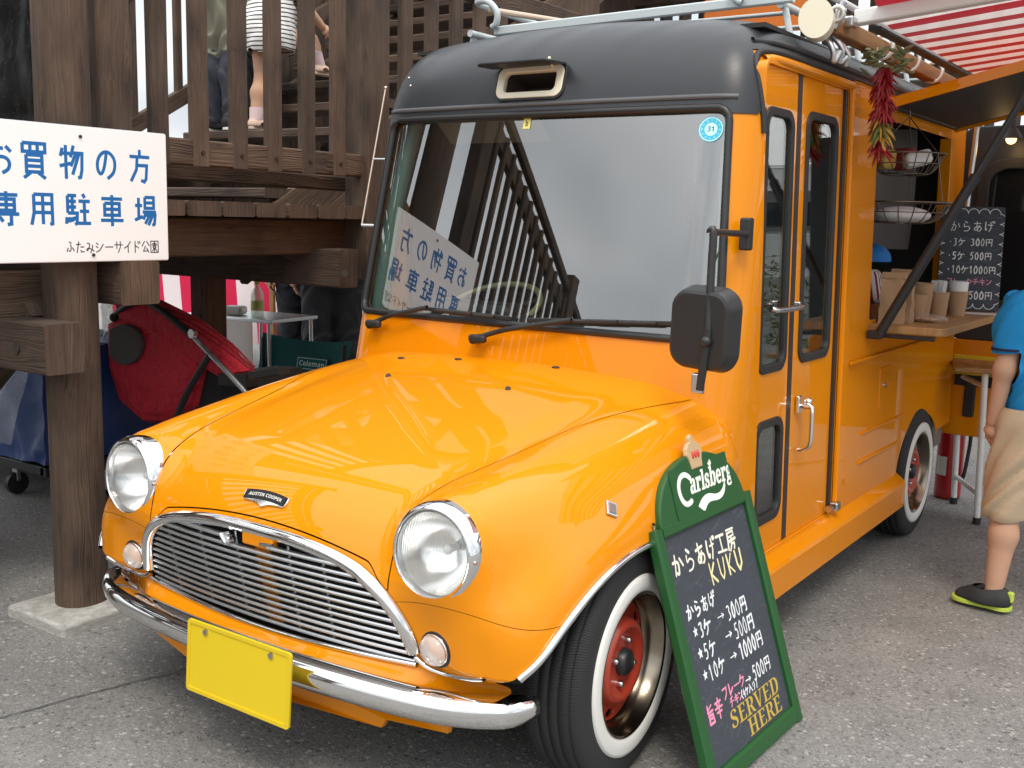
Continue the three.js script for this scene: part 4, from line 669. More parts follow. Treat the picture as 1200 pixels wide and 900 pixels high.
{
  // log post with flanking timber, footing
  const lg = new THREE.CylinderGeometry(0.076, 0.08, 3.3, 28, 12); { const p = lg.attributes.position, u = lg.attributes.uv; for (let i = 0; i < p.count; i++) { const a = Math.atan2(p.getZ(i), p.getX(i)), k = 1 + 0.03 * Math.sin(3 * a + p.getY(i)) + 0.02 * (fbm(a * 3 + 9, p.getY(i) * 2 + 9, 2) - 0.5); p.setX(i, p.getX(i) * k); p.setZ(i, p.getZ(i) * k); u.setXY(i, u.getX(i) * 0.53, (1 - u.getY(i)) * 3.3); } lg.computeVertexNormals(); }
  mesh('log_post', lg.translate(-1.176, 1.652, 0.148), wood[0], S);
  mesh('footing', T(rbox(0.30, 0.06, 0.36, 0.012), -1.16, 0.005, 0.14), concrete, S);
  tw('side_post', [-1.235, 1.10, -0.035], [-1.235, 3.3, -0.035], 0.115, 0.12);
  tw('cross_beam', [-3.2, 0.86, 0.282], [-1.0, 0.86, 0.282], 0.125, 0.145);
  tw('cross_beam', [-3.2, 1.035, -0.02], [-1.06, 1.035, -0.02], 0.14, 0.135);
  tw('diagonal_brace', [-1.27, 1.0, 0.2], [-2.1, 0.35, 0.2], 0.1, 0.16);
  tw('edge_beam', [-1.30, 0.985, 0.15], [-1.30, 0.985, 1.2], 0.1, 0.17);
  mesh('bolt', rod([-1.14, 0.855, 0.335], [-1.14, 0.855, 0.35], 0.016, 10), M.brownRubber, S);
  // landing
  for (let i = 0; i < 17; i++) { const z = 0.52 - i * 0.152; tw('deck_board', [-3.3, 1.268, z], [-1.2 - 0.01 * hash(i, 3), 1.268, z], 0.144, 0.052); }
  tw('edge_beam', [-1.36, 1.168, 0.6], [-1.36, 1.168, -1.95], 0.09, 0.135);
  tw('edge_beam', [-2.3, 1.168, 0.6], [-2.3, 1.168, -1.95], 0.09, 0.135);
  tw('edge_beam', [-3.2, 1.168, 0.6], [-3.2, 1.168, -1.95], 0.09, 0.135);
  { const b = U(420, 338, 'z', -1.05); tw('cross_beam', [-3.4, b.y + 0.075, -1.05], [-1.16, b.y + 0.075, -1.05], 0.1, 0.15); mesh('bolt', rod(U(404, 320, 'z', -0.999), U(404, 320, 'z', -0.985), 0.014, 10), M.brownRubber, S); }
  for (const [x, z] of [[-2.30, -1.3], [-3.2, -1.05], [-3.2, 0.15], [-2.3, 0.16]]) tw('landing_post', [x, 0, z], [x, 1.1, z], 0.12, 0.12);
  // landing railing along the van
  tw('bottom_rail', [RX, 1.455, -0.1], [RX, 1.452, -3.2], 0.045, 0.088);
  tw('top_rail', [RX, 2.26, -0.1], [RX, 2.26, -3.2], 0.05, 0.09);
  tw('rail_board', [RX - 0.16, 1.40, -0.1], [RX - 0.16, 1.385, -1.3], 0.04, 0.06);
  for (const z of [-0.235, -0.40, -0.572, -0.735, -0.905, -1.07, -1.47, -1.64, -1.81, -1.98, -2.15, -2.32, -2.5, -2.68]) tw('baluster', [RX + 0.01, 1.41, z], [RX + 0.01, 2.26, z], 0.036, 0.068, S, V(0, 0, 1)), mesh('bolt', new THREE.CylinderGeometry(0.007, 0.007, 0.006, 8).rotateZ(Math.PI / 2).translate(RX + 0.031, 1.455, z), M.brownRubber, S);
  tw('rail_post', [RX - 0.01, 1.0, -1.262], [RX - 0.01, 2.5, -1.262], 0.13, 0.13);
  tw('rail_post', [RX - 0.01, 1.0, -2.9], [RX - 0.01, 2.5, -2.9], 0.13, 0.13);
  // flight going up, away from the viewer
  const y0 = 1.69, z0 = -1.94, rise = 0.16, run = 0.28, st = (k) => [y0 + rise * k, z0 - run * k];
  for (let k = -2; k <= 10; k++) { const [y, z] = st(k); tw('tread', [-3.25, y - 0.022, z - 0.11], [-1.98, y - 0.022, z - 0.11], 0.25, 0.045); }
  for (const x of [-2.0, -3.23]) { const [ya, za] = st(-3), [yb, zb] = st(11); tw('stringer', [x, ya - 0.17, za - 0.1], [x, yb - 0.17, zb - 0.1], 0.05, 0.24); }
  for (const x of [-3.25]) {
    const [ya, za] = st(-3), [yb, zb] = st(11); tw('sloping_rail', [x, ya + 0.26, za - 0.1], [x, yb + 0.26, zb - 0.1], 0.045, 0.085); tw('sloping_rail', [x, ya + 0.95, za - 0.1], [x, yb + 0.95, zb - 0.1], 0.045, 0.085);
    for (let k = -2.6; k < 11; k += 1.05) { const [y, z] = st(k); tw('baluster', [x, y + 0.22, z - 0.1], [x, y + 0.95, z - 0.1], 0.035, 0.045, S, V(0, 0, 1)); }
  }
  for (let i = 0; i < 15; i++) { const z = -0.75 - i * 0.15; tw('sky_block_board', [-3.32, 1.29, z], [-3.32, 1.60, z], 0.02, 0.148, S, V(0, 0, 1)); }  // added boards that block the sky, keeping the gap above the deck dark
  for (let i = 0; i < 34; i++) { const z = -2.55 - i * 0.15; tw('wall_board', [-3.46, 1.22, z], [-3.46, 4.4, z], 0.03, 0.147, S, V(0, 0, 1)); }
  tw('stair_post', [-3.25, 0, -1.0], [-3.25, 1.1, -1.0], 0.12, 0.12);
  // end railing of the landing, seen against the sky
  // flight going down in front, with its sloping railings (mirrored in the windscreen)
  const d = (t) => [lerp(1.27, 0.1, t), lerp(0.62, 3.3, t)];
  for (let k = 1; k <= 7; k++) { const [y, z] = d(k / 8); tw('tread', [-2.6, y, z], [-1.35, y, z], 0.26, 0.045); }
  for (const x of [-1.32, -2.63]) {
    const [ya, za] = d(0), [yb, zb] = d(1); tw('stringer', [x, ya - 0.08, za], [x, yb - 0.08, zb], 0.05, 0.24);
    for (const o of [0.14, 0.98, 1.12]) tw('sloping_rail', [x + 0.01, ya + o, za], [x + 0.01, yb + o, zb], 0.045, o > 1 ? 0.05 : 0.085);
    for (let k = 0; k <= 28; k++) { const [y, z] = d(k / 28); tw('baluster', [x + 0.03, y + 0.1, z], [x + 0.03, y + 1.03, z], 0.034, 0.036, S, V(0, 0, 1)); }
    for (const t of [0, 0.5, 1]) { const [y, z] = d(t); tw('rail_post', [x, Math.max(0, y - 0.6) * 0, z], [x, y + 1.22, z], 0.10, 0.10); }
  }
  // roof of the landing further forward (cross beams over the descending flight)
  tw('tie_beam', [-3.2, 2.5, 0.15], [-1.1, 2.5, 0.15], 0.12, 0.15);
}
// ---------- parking sign ----------
{
  const t = canvasTex(1024, 608, (g, w, h) => {
    g.fillStyle = '#f4f6f7'; g.fillRect(0, 0, w, h);
    const zx = (px) => (0.53 - (0.437 - 0.0023 * px - 0.0000029 * px * px)) / 0.655 * w;
    g.strokeStyle = '#1767ad';
    [['お', 8], ['買', 48.5], ['物', 91], ['の', 130], ['方', 167]].forEach(([c, px]) => strokeText(g, c, zx(px) - 66, 0.125 * h, 132, 0.275 * h, 0, -16));
    [['専', 13], ['用', 56.5], ['駐', 97], ['車', 135], ['場', 172]].forEach(([c, px]) => strokeText(g, c, zx(px) - 66, 0.49 * h, 132, 0.25 * h, 0, -16));
    g.strokeStyle = '#23262b'; strokeText(g, 'ふたみシーサイド公園', zx(81), 0.845 * h, (zx(186) - zx(81)) / 10.5, 0.1 * h, (zx(186) - zx(81)) / 10, 5);
  });
  const b = thing('parking_sign', 'white sign board with blue and black Japanese writing on the log post', 'sign', [-1.063, 1.298, 0.2025], Math.PI / 2);
  mesh('board', extr(rrShape(0.655, 0.388, 0.006), 0.006, 0.001).translate(0, 0, -0.004), std(lin(0.82, 0.83, 0.84), 0.35), b);
  mesh('face', new THREE.PlaneGeometry(0.652, 0.385).translate(0, 0, 0.0045), new THREE.MeshStandardMaterial({ map: t, roughness: 0.38 }), b);
  for (const [x, y] of [[0.03, 0.165], [0.06, -0.175]]) mesh('screw', new THREE.CylinderGeometry(0.005, 0.005, 0.004, 10).rotateX(Math.PI / 2).translate(x, y, 0.006), M.brownRubber, b);
  mesh('batten', T(new THREE.BoxGeometry(0.5, 0.04, 0.022), 0, 0.0, -0.0155), wood[1], b);
}
// ---------- leaning chalkboard ----------
function chalkBase(g, w, h, seed) { const r = rng(seed); g.fillStyle = '#3b4048'; g.fillRect(0, 0, w, h); for (let i = 0; i < 420; i++) { g.strokeStyle = `rgba(${150 + r() * 60 | 0},${155 + r() * 60 | 0},${165 + r() * 60 | 0},${0.02 + r() * 0.075})`; g.lineWidth = 2 + r() * 14; g.beginPath(); const x = r() * w, y = r() * h; g.moveTo(x, y); g.lineTo(x + (r() - 0.5) * 220, y + (r() - 0.5) * 90); g.stroke(); } return r; }
{
  const b = thing('chalkboard_sign', 'green framed chalkboard menu with arched top leaning against the front wheel', 'signboard', [0.912, 0.0, -0.279]);
  const ex = V(0.03, 0, -1).normalize(), ey = V(-0.182, 0.573, 0.0); ey.addScaledVector(ex, -ey.dot(ex)).normalize(); const ez = ex.clone().cross(ey); b.quaternion.setFromRotationMatrix(new THREE.Matrix4().makeBasis(ex, ey, ez));
  const W = 0.505, H = 0.602, green = std(lin(0.012, 0.085, 0.018), 0.42), f = 0.034;
  mesh('frame_stile', bar([-W / 2 + f / 2, 0.0, 0], [-W / 2 + f / 2, H, 0], 0.03, f, V(1, 0, 0), 0.006), green, b); mesh('frame_stile', bar([W / 2 - f / 2, 0.0, 0], [W / 2 - f / 2, H, 0], 0.03, f, V(1, 0, 0), 0.006), green, b);
  mesh('frame_rail', bar([-W / 2 + f, 0.022, 0], [W / 2 - f, 0.022, 0], 0.03, 0.042, V(0, 1, 0), 0.006), green, b); mesh('frame_rail', bar([-W / 2 + f, H - 0.011, 0], [W / 2 - f, H - 0.011, 0], 0.028, 0.03, V(0, 1, 0), 0.006), green, b);
  const arch = new THREE.Shape(); arch.moveTo(-0.215, H - 0.01); arch.lineTo(0.215, H - 0.01); arch.bezierCurveTo(0.215, H + 0.075, 0.12, H + 0.135, 0, H + 0.135); arch.bezierCurveTo(-0.12, H + 0.135, -0.215, H + 0.075, -0.215, H - 0.01);
  mesh('arch_panel', extr(arch, 0.014, 0.004, 24).translate(0, 0, -0.006), green, b);
  const pw = W - 2 * f, ph = H - 0.045 - 0.026;
  const panel = canvasTex(1024, 1240, (g, w, h) => {
    const r = chalkBase(g, w, h, 11); const Y = (v) => v * h;
    g.strokeStyle = g.fillStyle = '#f0ead6'; strokeText(g, 'からあげ工房', 60, Y(0.075), 122, 132, 130, 15, 8, r);
    g.strokeStyle = '#f2e3a8'; strokeText(g, 'KUKU', 430, Y(0.185), 98, 122, 110, 15, 8, r);
    g.strokeStyle = g.fillStyle = '#e9ecee'; strokeText(g, 'からあげ', 90, Y(0.30), 84, 92, 86, 11, 6, r);
    const row = (n, y, p, x) => { strokeText(g, '★', 120, Y(y), 44, 50, 0, 6, 3, r); strokeText(g, n + 'ケ', 180, Y(y) - 12, 84, 90, 92, 12, 6, r); strokeText(g, '→', x - 110, Y(y), 80, 56, 0, 8, 4, r); strokeText(g, p + '円', x, Y(y) - 16, 88, 98, 92, 12, 6, r); };
    row('3', 0.405, '300', 520); row('5', 0.50, '500', 560); row('10', 0.595, '1000', 560);
    strokeText(g, '→', 560, Y(0.735), 70, 50, 0, 8, 4, r); strokeText(g, '500円', 660, Y(0.71), 82, 90, 86, 9, 5, r);
    g.strokeStyle = '#ec8fae'; strokeText(g, '旨辛', 60, Y(0.735), 90, 108, 98, 13, 6, r); strokeText(g, 'フレーク', 268, Y(0.71), 70, 72, 72, 11, 5, r); strokeText(g, 'チキン', 330, Y(0.77), 54, 54, 56, 8, 4, r);
    g.strokeStyle = '#e9ecee'; strokeText(g, '(4ケ入り)', 470, Y(0.775), 46, 50, 46, 7, 4, r);
    g.fillStyle = '#c2a545'; g.strokeStyle = '#6e5a1c'; g.lineWidth = 3; g.textAlign = 'center'; g.font = 'bold 185px serif'; for (const [t, x, y] of [['SERVED', 620, 0.905], ['HERE', 700, 0.99]]) { g.save(); g.translate(x, Y(y) - 4); g.scale(0.86, 0.72); g.fillText(t, 0, 0); g.strokeText(t, 0, 0); g.restore(); }
  });
  mesh('chalk_panel', new THREE.BoxGeometry(pw, ph, 0.006).translate(0, 0.043 + ph / 2, -0.003), std(lin(0.03, 0.034, 0.04), 0.7), b);
  mesh('chalk_writing', new THREE.PlaneGeometry(pw, ph).translate(0, 0.043 + ph / 2, 0.0012), new THREE.MeshStandardMaterial({ map: panel, roughness: 0.72 }), b);
  // brand lettering on the arch: white script with a swash, and a small crown
  const logo = canvasTex(1024, 512, (g, w, h) => {
    g.fillStyle = '#1c5225'; g.fillRect(0, 0, w, h); g.fillStyle = g.strokeStyle = '#f4f3ea'; g.lineJoin = 'round'; g.lineCap = 'round';
    g.font = 'italic bold 250px serif'; g.textAlign = 'left'; g.lineWidth = 9;
    g.save(); g.translate(280, 285); g.scale(0.72, 1); g.fillText('arlsberg', 0, 0); g.strokeText('arlsberg', 0, 0); g.restore();
    g.lineWidth = 52; g.beginPath(); g.moveTo(318, 130); g.bezierCurveTo(240, 40, 120, 90, 110, 210); g.bezierCurveTo(104, 320, 170, 400, 270, 350); g.stroke();
    g.beginPath(); g.moveTo(360, 425); g.bezierCurveTo(470, 330, 560, 330, 640, 360); g.bezierCurveTo(740, 395, 850, 380, 900, 260); g.bezierCurveTo(910, 370, 830, 450, 700, 440); g.bezierCurveTo(600, 430, 540, 400, 450, 500); g.closePath(); g.fill();
    g.beginPath(); g.moveTo(668, 60); g.lineTo(720, 22); g.lineTo(736, 64); g.lineTo(700, 100); g.closePath(); g.fill();
  });
  const lg = new THREE.PlaneGeometry(0.30, 0.125); mesh('logo', lg.rotateZ(0.0).translate(0.01, H + 0.055, 0.0135), new THREE.MeshStandardMaterial({ map: logo, roughness: 0.42 }), b);
  const cr = new THREE.Shape(); [[-0.024, -0.03], [0.024, -0.03], [0.027, -0.012], [0.036, 0.004], [0.034, 0.016], [0.022, 0.026], [0.008, 0.030], [0.009, 0.04], [0, 0.046], [-0.009, 0.04], [-0.008, 0.030], [-0.022, 0.026], [-0.034, 0.016], [-0.036, 0.004], [-0.027, -0.012]].forEach(([x, y], i) => (i ? cr.lineTo(x, y) : cr.moveTo(x, y)));
  mesh('crown', extr(cr, 0.006, 0.003).translate(0.0, H + 0.135, 0.008), std(lin(0.55, 0.38, 0.2), 0.45), b);
  for (const x of [-0.014, 0, 0.014]) mesh('crown_gem', new THREE.SphereGeometry(0.006, 8, 6).scale(0.8, 1.6, 0.6).translate(x, H + 0.135, 0.0175), std(lin(0.6, 0.06, 0.05), 0.4), b);
  mesh('hook', tube([[-W / 2 + 0.02, H, 0], [-W / 2 + 0.02, H + 0.012, 0.003], [-W / 2 + 0.012, H + 0.016, 0.006]], 0.003, 10, 6), M.steel, b);
}
// ---------- things on and over the serving shelf ----------
const kraft = new THREE.MeshStandardMaterial({ color: lin(0.42, 0.27, 0.15), roughness: 0.85, bumpMap: grainTex, bumpScale: 0.001 });
const shelfAt = (px, py) => { const p = U(px, py, 'y', SH); return p; };
function cup(x, z, label, fill) {
  const c = thing('paper_cup', label, 'cup', [x, SH + 0.001, z], 0, 'kraft cups on the serving shelf');
  mesh('cup_wall', lathe([[0.001, 0.002], [0.027, 0.001], [0.03, 0.0], [0.0385, 0.092], [0.040, 0.094], [0.040, 0.0965], [0.0375, 0.096], [0.029, 0.006], [0.001, 0.005]], 28), kraft, c);
  if (fill === 'napkin') { const r = rng(4); for (let i = 0; i < 9; i++) { const a = r() * 6.28, g = extr(rrShape(0.036, 0.11, 0.004), 0.0015); g.rotateX((r() - 0.5) * 0.5).rotateY(a).rotateZ((r() - 0.5) * 0.4).translate((r() - 0.5) * 0.02, 0.085, (r() - 0.5) * 0.02); mesh('napkin', g, M.white, c); } }
  if (fill === 'lid') mesh('inner_cups', lathe([[0.033, 0.06], [0.036, 0.13], [0.034, 0.135], [0.001, 0.132]], 24), M.white, c);
  if (fill === 'stack') mesh('inner_cups', lathe([[0.036, 0.08], [0.0385, 0.125], [0.041, 0.128], [0.041, 0.132], [0.037, 0.131], [0.03, 0.09]], 24), kraft, c);
  return c;
}
cup(0.775, -2.25, 'kraft paper cup stuffed with white napkins on the serving shelf', 'napkin');
cup(0.815, -2.38, 'kraft paper cup holding white cups on the serving shelf', 'lid');
cup(0.75, -2.03, 'short kraft paper cup beside the paper bags on the serving shelf', 'none');
cup(0.735, -2.16, 'kraft paper cups stacked inside one another behind the short cup', 'stack');
{
  const r = rng(8);
  [[0.728, -1.80, 0.18, 0.1], [0.738, -1.87, 0.19, -0.15], [0.722, -1.93, 0.17, 0.3]].forEach(([x, z, h, t], i) => {
    const g = thing('paper_bag', ['kraft paper bag standing closest to the van door on the serving shelf', 'tall kraft paper bag in the middle of the bags on the shelf', 'kraft paper bag next to the short cup on the shelf'][i], 'paper bag', [x, SH + 0.001, z], t, 'kraft bags on the serving shelf');
    const s = new THREE.BoxGeometry(0.085, h, 0.035, 6, 8, 2), p = s.attributes.position; for (let k = 0; k < p.count; k++) { const v = p.getY(k) / h + 0.5; p.setZ(k, p.getZ(k) * (1 - 0.75 * v) + 0.003 * Math.sin(p.getX(k) * 90 + v * 7)); p.setX(k, p.getX(k) + 0.002 * Math.sin(v * 20)); } s.computeVertexNormals();
    mesh('pouch', s.translate(0, h / 2, 0), kraft, g); mesh('folded_lip', T(rbox(0.084, 0.02, 0.012, 0.003), 0, h - 0.012, 0.004), kraft, g);
  });
  const pk = thing('snack_packet', 'clear packet of snacks lying at the front of the serving shelf', 'packet', [0.815, SH + 0.001, -1.95]);
  mesh('bag_film', new THREE.SphereGeometry(0.07, 24, 12).scale(1, 0.22, 0.6).translate(0, 0.016, 0), phys(lin(0.95, 0.93, 0.9), { transmission: 0.85, thickness: 0, roughness: 0.2, ior: 1.4 }), pk);
  for (let i = 0; i < 9; i++) mesh('snack', new THREE.SphereGeometry(0.014, 8, 6).scale(1.3, 0.6, 1).rotateY(r() * 3).translate((r() - 0.5) * 0.09, 0.013, (r() - 0.5) * 0.045), std(lin(0.4, 0.15 + r() * 0.1, 0.06), 0.7), pk);
  tag(mesh('paper_sheet', new THREE.BoxGeometry(0.15, 0.003, 0.10).rotateY(0.2).translate(0.87, SH + 0.003, -2.55), M.white), 'white paper sheet lying on the serving shelf behind the cups', 'paper');
}
{
  // scallop-edged menu board standing at the far end of the shelf
  const c = U(1127, 357, 'y', SH + 0.01), m = thing('menu_board', 'small chalk menu board with scalloped white border on the serving shelf', 'menu board', [0.80, SH + 0.001, -2.62], 0.32);
  const tx = canvasTex(512, 900, (g, w, h) => { const r = chalkBase(g, w, h, 21); g.strokeStyle = '#e6e6e0'; g.lineWidth = 6; const n = 9; for (let s = 0; s < 2; s++) for (let i = 0; i < n; i++) { g.beginPath(); g.arc(s ? w - 34 : 34, 60 + (i + 0.5) * (h - 120) / n, (h - 120) / n / 2, s ? -1.6 : 1.55, s ? 1.6 : 4.73); g.stroke(); } for (let s = 0; s < 2; s++) for (let i = 0; i < 5; i++) { g.beginPath(); g.arc(34 + (i + 0.5) * (w - 68) / 5, s ? h - 60 : 60, (w - 68) / 10, s ? 0 : 3.14, s ? 3.14 : 6.28); g.stroke(); } strokeText(g, 'からあげ', 70, 120, 88, 100, 92, 8, 4, r); [['・3ケ', '300円', 270], ['・5ケ', '500円', 390], ['・10ケ', '1000円', 510]].forEach(([a, b, y]) => { strokeText(g, a, 60, y, 64, 72, 66, 8, 4, r); strokeText(g, b, 245, y, 64, 72, 66, 8, 4, r); }); strokeText(g, '500円', 260, 730, 68, 76, 70, 8, 4, r); g.strokeStyle = '#e79ab0'; strokeText(g, 'フレークチキン', 70, 620, 52, 60, 54, 7, 4, r); });
  mesh('board', extr(rrShape(0.235, 0.42, 0.015), 0.006, 0.002).rotateX(-0.12).translate(0, 0.216, -0.02), std(lin(0.03, 0.033, 0.036), 0.6), m);
  mesh('chalk_face', new THREE.PlaneGeometry(0.235, 0.42).translate(0, 0, 0.0095).rotateX(-0.12).translate(0, 0.216, -0.02), new THREE.MeshStandardMaterial({ map: tx, roughness: 0.7 }), m);
  mesh('easel_leg', rod([0, 0.22, -0.03], [0, 0.0, -0.11], 0.005, 8), M.rubber, m);
}
{
  // dried chillies hung from the awning beam
  const c = thing('chilli_garland', 'string of dried red and green chillies hanging from the awning beam', 'garland', [0.755, 1.80, -1.42]), r = rng(77);
  mesh('cord', rod([-0.03, 0.012, 0], [0, -0.33, 0], 0.003, 6), std(lin(0.6, 0.5, 0.3), 0.9), c);
  const pod = (a, L, drop) => { const p = [V(0, 0, 0), V(Math.cos(a) * L * 0.5, -drop * 0.3, Math.sin(a) * L * 0.5), V(Math.cos(a) * L, -drop, Math.sin(a) * L)]; return p; };
  const cols = { red: std(lin(0.28, 0.01, 0.014), 0.35), green: std(lin(0.12, 0.15, 0.03), 0.45), yellow: std(lin(0.5, 0.25, 0.03), 0.4) };
  for (let i = 0; i < 190; i++) { const y = -0.045 - i / 190 * 0.26, k = y < -0.2 && y > -0.27 ? (r() < 0.5 ? 'green' : 'yellow') : 'red', q = pod(r() * 6.28, 0.024 + r() * 0.026, 0.02 + r() * 0.04).map((v) => v.add(V(0, y, 0))); const cv = new THREE.CatmullRomCurve3(q), R0 = 0.0052 + r() * 0.0018, tg = new THREE.TubeGeometry(cv, 8, R0, 6), tp = tg.attributes.position; for (let m = 0; m < tp.count; m++) { const t = Math.floor(m / 7) / 8, o = cv.getPointAt(Math.min(1, t)), f = 1.05 - 0.95 * t * t; tp.setXYZ(m, o.x + (tp.getX(m) - o.x) * f, o.y + (tp.getY(m) - o.y) * f, o.z + (tp.getZ(m) - o.z) * f); } tg.computeVertexNormals(); mesh('chilli', tg, cols[k], c); }
  for (let i = 0; i < 46; i++) { const a = r() * 6.28, l = 0.03 + r() * 0.05, g = new THREE.SphereGeometry(0.02, 6, 5).scale(1, 0.25, 0.55).rotateZ((r() - 0.5) * 1.5).rotateY(a).translate(Math.cos(a) * l, -0.03 + (r() - 0.5) * 0.07, Math.sin(a) * l); mesh('dry_leaf', g, std(lin(0.17 + r() * 0.08, 0.19 + r() * 0.05, 0.10), 0.9), c); }
  // two-tier wire basket
  const b = thing('wire_basket', 'two tier hanging wire basket inside the serving hatch', 'basket', [0.695, 1.62, -1.95]);
  const wire = std(lin(0.18, 0.15, 0.12), 0.4, 0.8);
  for (const [y, R] of [[-0.10, 0.13], [-0.27, 0.165]]) {
    const t = part('tier', b); mesh('hoop', new THREE.TorusGeometry(R, 0.0035, 6, 40).rotateX(Math.PI / 2).translate(0, y, 0), wire, t); mesh('hoop', new THREE.TorusGeometry(R * 0.6, 0.0025, 6, 32).rotateX(Math.PI / 2).translate(0, y - 0.07, 0), wire, t); mesh('hoop', new THREE.TorusGeometry(R * 0.87, 0.002, 6, 32).rotateX(Math.PI / 2).translate(0, y - 0.035, 0), wire, t);
    for (let i = 0; i < 18; i++) { const a = i / 18 * 6.283; mesh('wire', tube([[R * Math.cos(a), y, R * Math.sin(a)], [R * 0.87 * Math.cos(a), y - 0.035, R * 0.87 * Math.sin(a)], [R * 0.6 * Math.cos(a), y - 0.07, R * 0.6 * Math.sin(a)], [0, y - 0.075, 0]], 0.002, 10, 4), wire, t); }
  }
  for (let i = 0; i < 3; i++) { const a = i * 2.094 + 0.4; mesh('chain', rod([0.13 * Math.cos(a), -0.10, 0.13 * Math.sin(a)], [0, 0.03, 0], 0.002, 5), wire, b); mesh('chain', rod([0.165 * Math.cos(a), -0.27, 0.165 * Math.sin(a)], [0.13 * Math.cos(a), -0.10, 0.13 * Math.sin(a)], 0.002, 5), wire, b); }
  mesh('hook', rod([0, 0.025, 0], [0, 0.055, 0], 0.003, 6), wire, b);
  const item = (name, geo, mat, label, cat) => tag(mesh(name, geo, mat), label, cat);
  item('cloth_bundle', new THREE.SphereGeometry(0.1, 24, 14).scale(1, 0.32, 0.9).translate(0.695, 1.305, -1.95), std(lin(0.7, 0.7, 0.68), 0.85), 'white cloth bundle in the lower tier of the wire basket', 'cloth');
  item('white_packet', rbox(0.09, 0.05, 0.07, 0.015).rotateY(0.5).rotateZ(0.3).translate(0.745, 1.50, -1.91), M.white, 'small white packet in the upper tier of the wire basket', 'packet');
  item('snack_bag', rbox(0.10, 0.08, 0.05, 0.02).rotateY(-0.4).translate(0.67, 1.505, -2.0), std(lin(0.4, 0.06, 0.05), 0.35), 'shiny red snack bag in the upper tier of the wire basket', 'packet');
  item('yellow_packet', rbox(0.06, 0.07, 0.05, 0.015).rotateY(0.9).translate(0.64, 1.50, -1.90), std(lin(0.6, 0.42, 0.08), 0.5), 'yellow packet in the upper tier of the wire basket', 'packet');
  item('blue_cap', new THREE.SphereGeometry(0.075, 20, 12, 0, 6.283, 0, 1.7).scale(1, 0.8, 1.1).translate(0.55, 1.14, -2.1), std(lin(0.01, 0.17, 0.5), 0.7), 'bright blue cap on the pile inside the serving hatch', 'cap');
  item('striped_bag', rbox(0.14, 0.13, 0.1, 0.03, 3).rotateZ(0.2).translate(0.53, 1.03, -2.1), new THREE.MeshStandardMaterial({ map: canvasTex(64, 64, (g) => { g.fillStyle = '#d8d2cc'; g.fillRect(0, 0, 64, 64); g.fillStyle = '#7d2230'; for (let i = 0; i < 4; i++) g.fillRect(i * 16, 0, 8, 64); }), roughness: 0.8 }), 'red and white striped cloth bag under the blue cap', 'bag');
  for (let i = 0; i < 4; i++) item('dark_pouch', new THREE.SphereGeometry(0.07, 16, 10).scale(1.1, 0.7, 0.9).translate(0.5 - i * 0.03, 0.93 + (i % 2) * 0.08, -1.82 - i * 0.07), std(lin(0.06 + 0.02 * i, 0.035 + 0.01 * i, 0.03), 0.8), ['darkest brown cloth pouch at the bottom of the heap behind the paper bags', 'dark brown cloth pouch lying on top of the heap behind the paper bags', 'brown cloth pouch low in the heap between cups and worktop', 'lightest brown cloth pouch at the back of the heap'][i], 'pouch').userData.group = 'dark pouches behind the paper bags';
  for (let i = 0; i < 5; i++) { const j = thing('spice_jar', ['rust red jar with metal lid standing foremost on the kitchen worktop', 'olive jar with metal lid between the red and pale jars', 'pale jar with metal lid in the middle of the kitchen worktop', 'rust red jar with metal lid behind the pale jar', 'olive jar with metal lid at the rear end of the worktop'][i], 'jar', [0.34 + (i % 2) * 0.07, 0.876, -2.35 - i * 0.1], 0, 'jars on the kitchen worktop'); mesh('glass', new THREE.CylinderGeometry(0.03, 0.03, 0.1, 18).translate(0, 0.05, 0), std([lin(0.3, 0.1, 0.04), lin(0.25, 0.2, 0.1), lin(0.5, 0.45, 0.4)][i % 3], 0.15), j); mesh('lid', new THREE.CylinderGeometry(0.031, 0.031, 0.018, 18).translate(0, 0.109, 0), M.steel, j); }
  { const r2 = rng(31), names = [['white', [0.7, 0.7, 0.68]], ['tan', [0.45, 0.3, 0.17]], ['grey', [0.3, 0.3, 0.31]], ['green', [0.1, 0.25, 0.08]], ['red', [0.45, 0.05, 0.05]], ['cream', [0.65, 0.58, 0.42]]];
    names.forEach(([n, c], i) => item('storage_box', rbox(0.16, 0.12 + 0.1 * r2(), 0.13, 0.006).rotateY((r2() - 0.5) * 0.4).translate(-0.48, 1.345 + 0.02 * (i % 2), -1.78 - i * 0.17), std(lin(...c), 0.6), n + ' storage box on the shelf at the back of the van kitchen', 'box'));
    const rail = thing('utensil_rail', 'steel rail of hanging kitchen utensils inside the serving hatch', 'utensil rail', [0.30, 1.60, -2.25]); mesh('rail', rod([0, 0, -0.45], [0, 0, 0.45], 0.007, 8), M.steel, rail); for (const z of [-0.43, 0.43]) mesh('hanger', rod([0, 0, z], [0, 0.19, z], 0.004, 6), M.steel, rail);
    for (let i = 0; i < 8; i++) { const z = -0.38 + i * 0.11, u = part('utensil', rail), l = 0.16 + r2() * 0.1; mesh('handle', rod([0, 0, z], [0, -l, z], 0.005, 8), i % 3 ? M.steel : M.rubber, u); mesh('blade', i % 2 ? new THREE.SphereGeometry(0.035, 14, 8).scale(0.4, 1, 1).translate(0, -l - 0.03, z) : rbox(0.008, 0.09, 0.05, 0.004).translate(0, -l - 0.04, z), M.steel, u); }
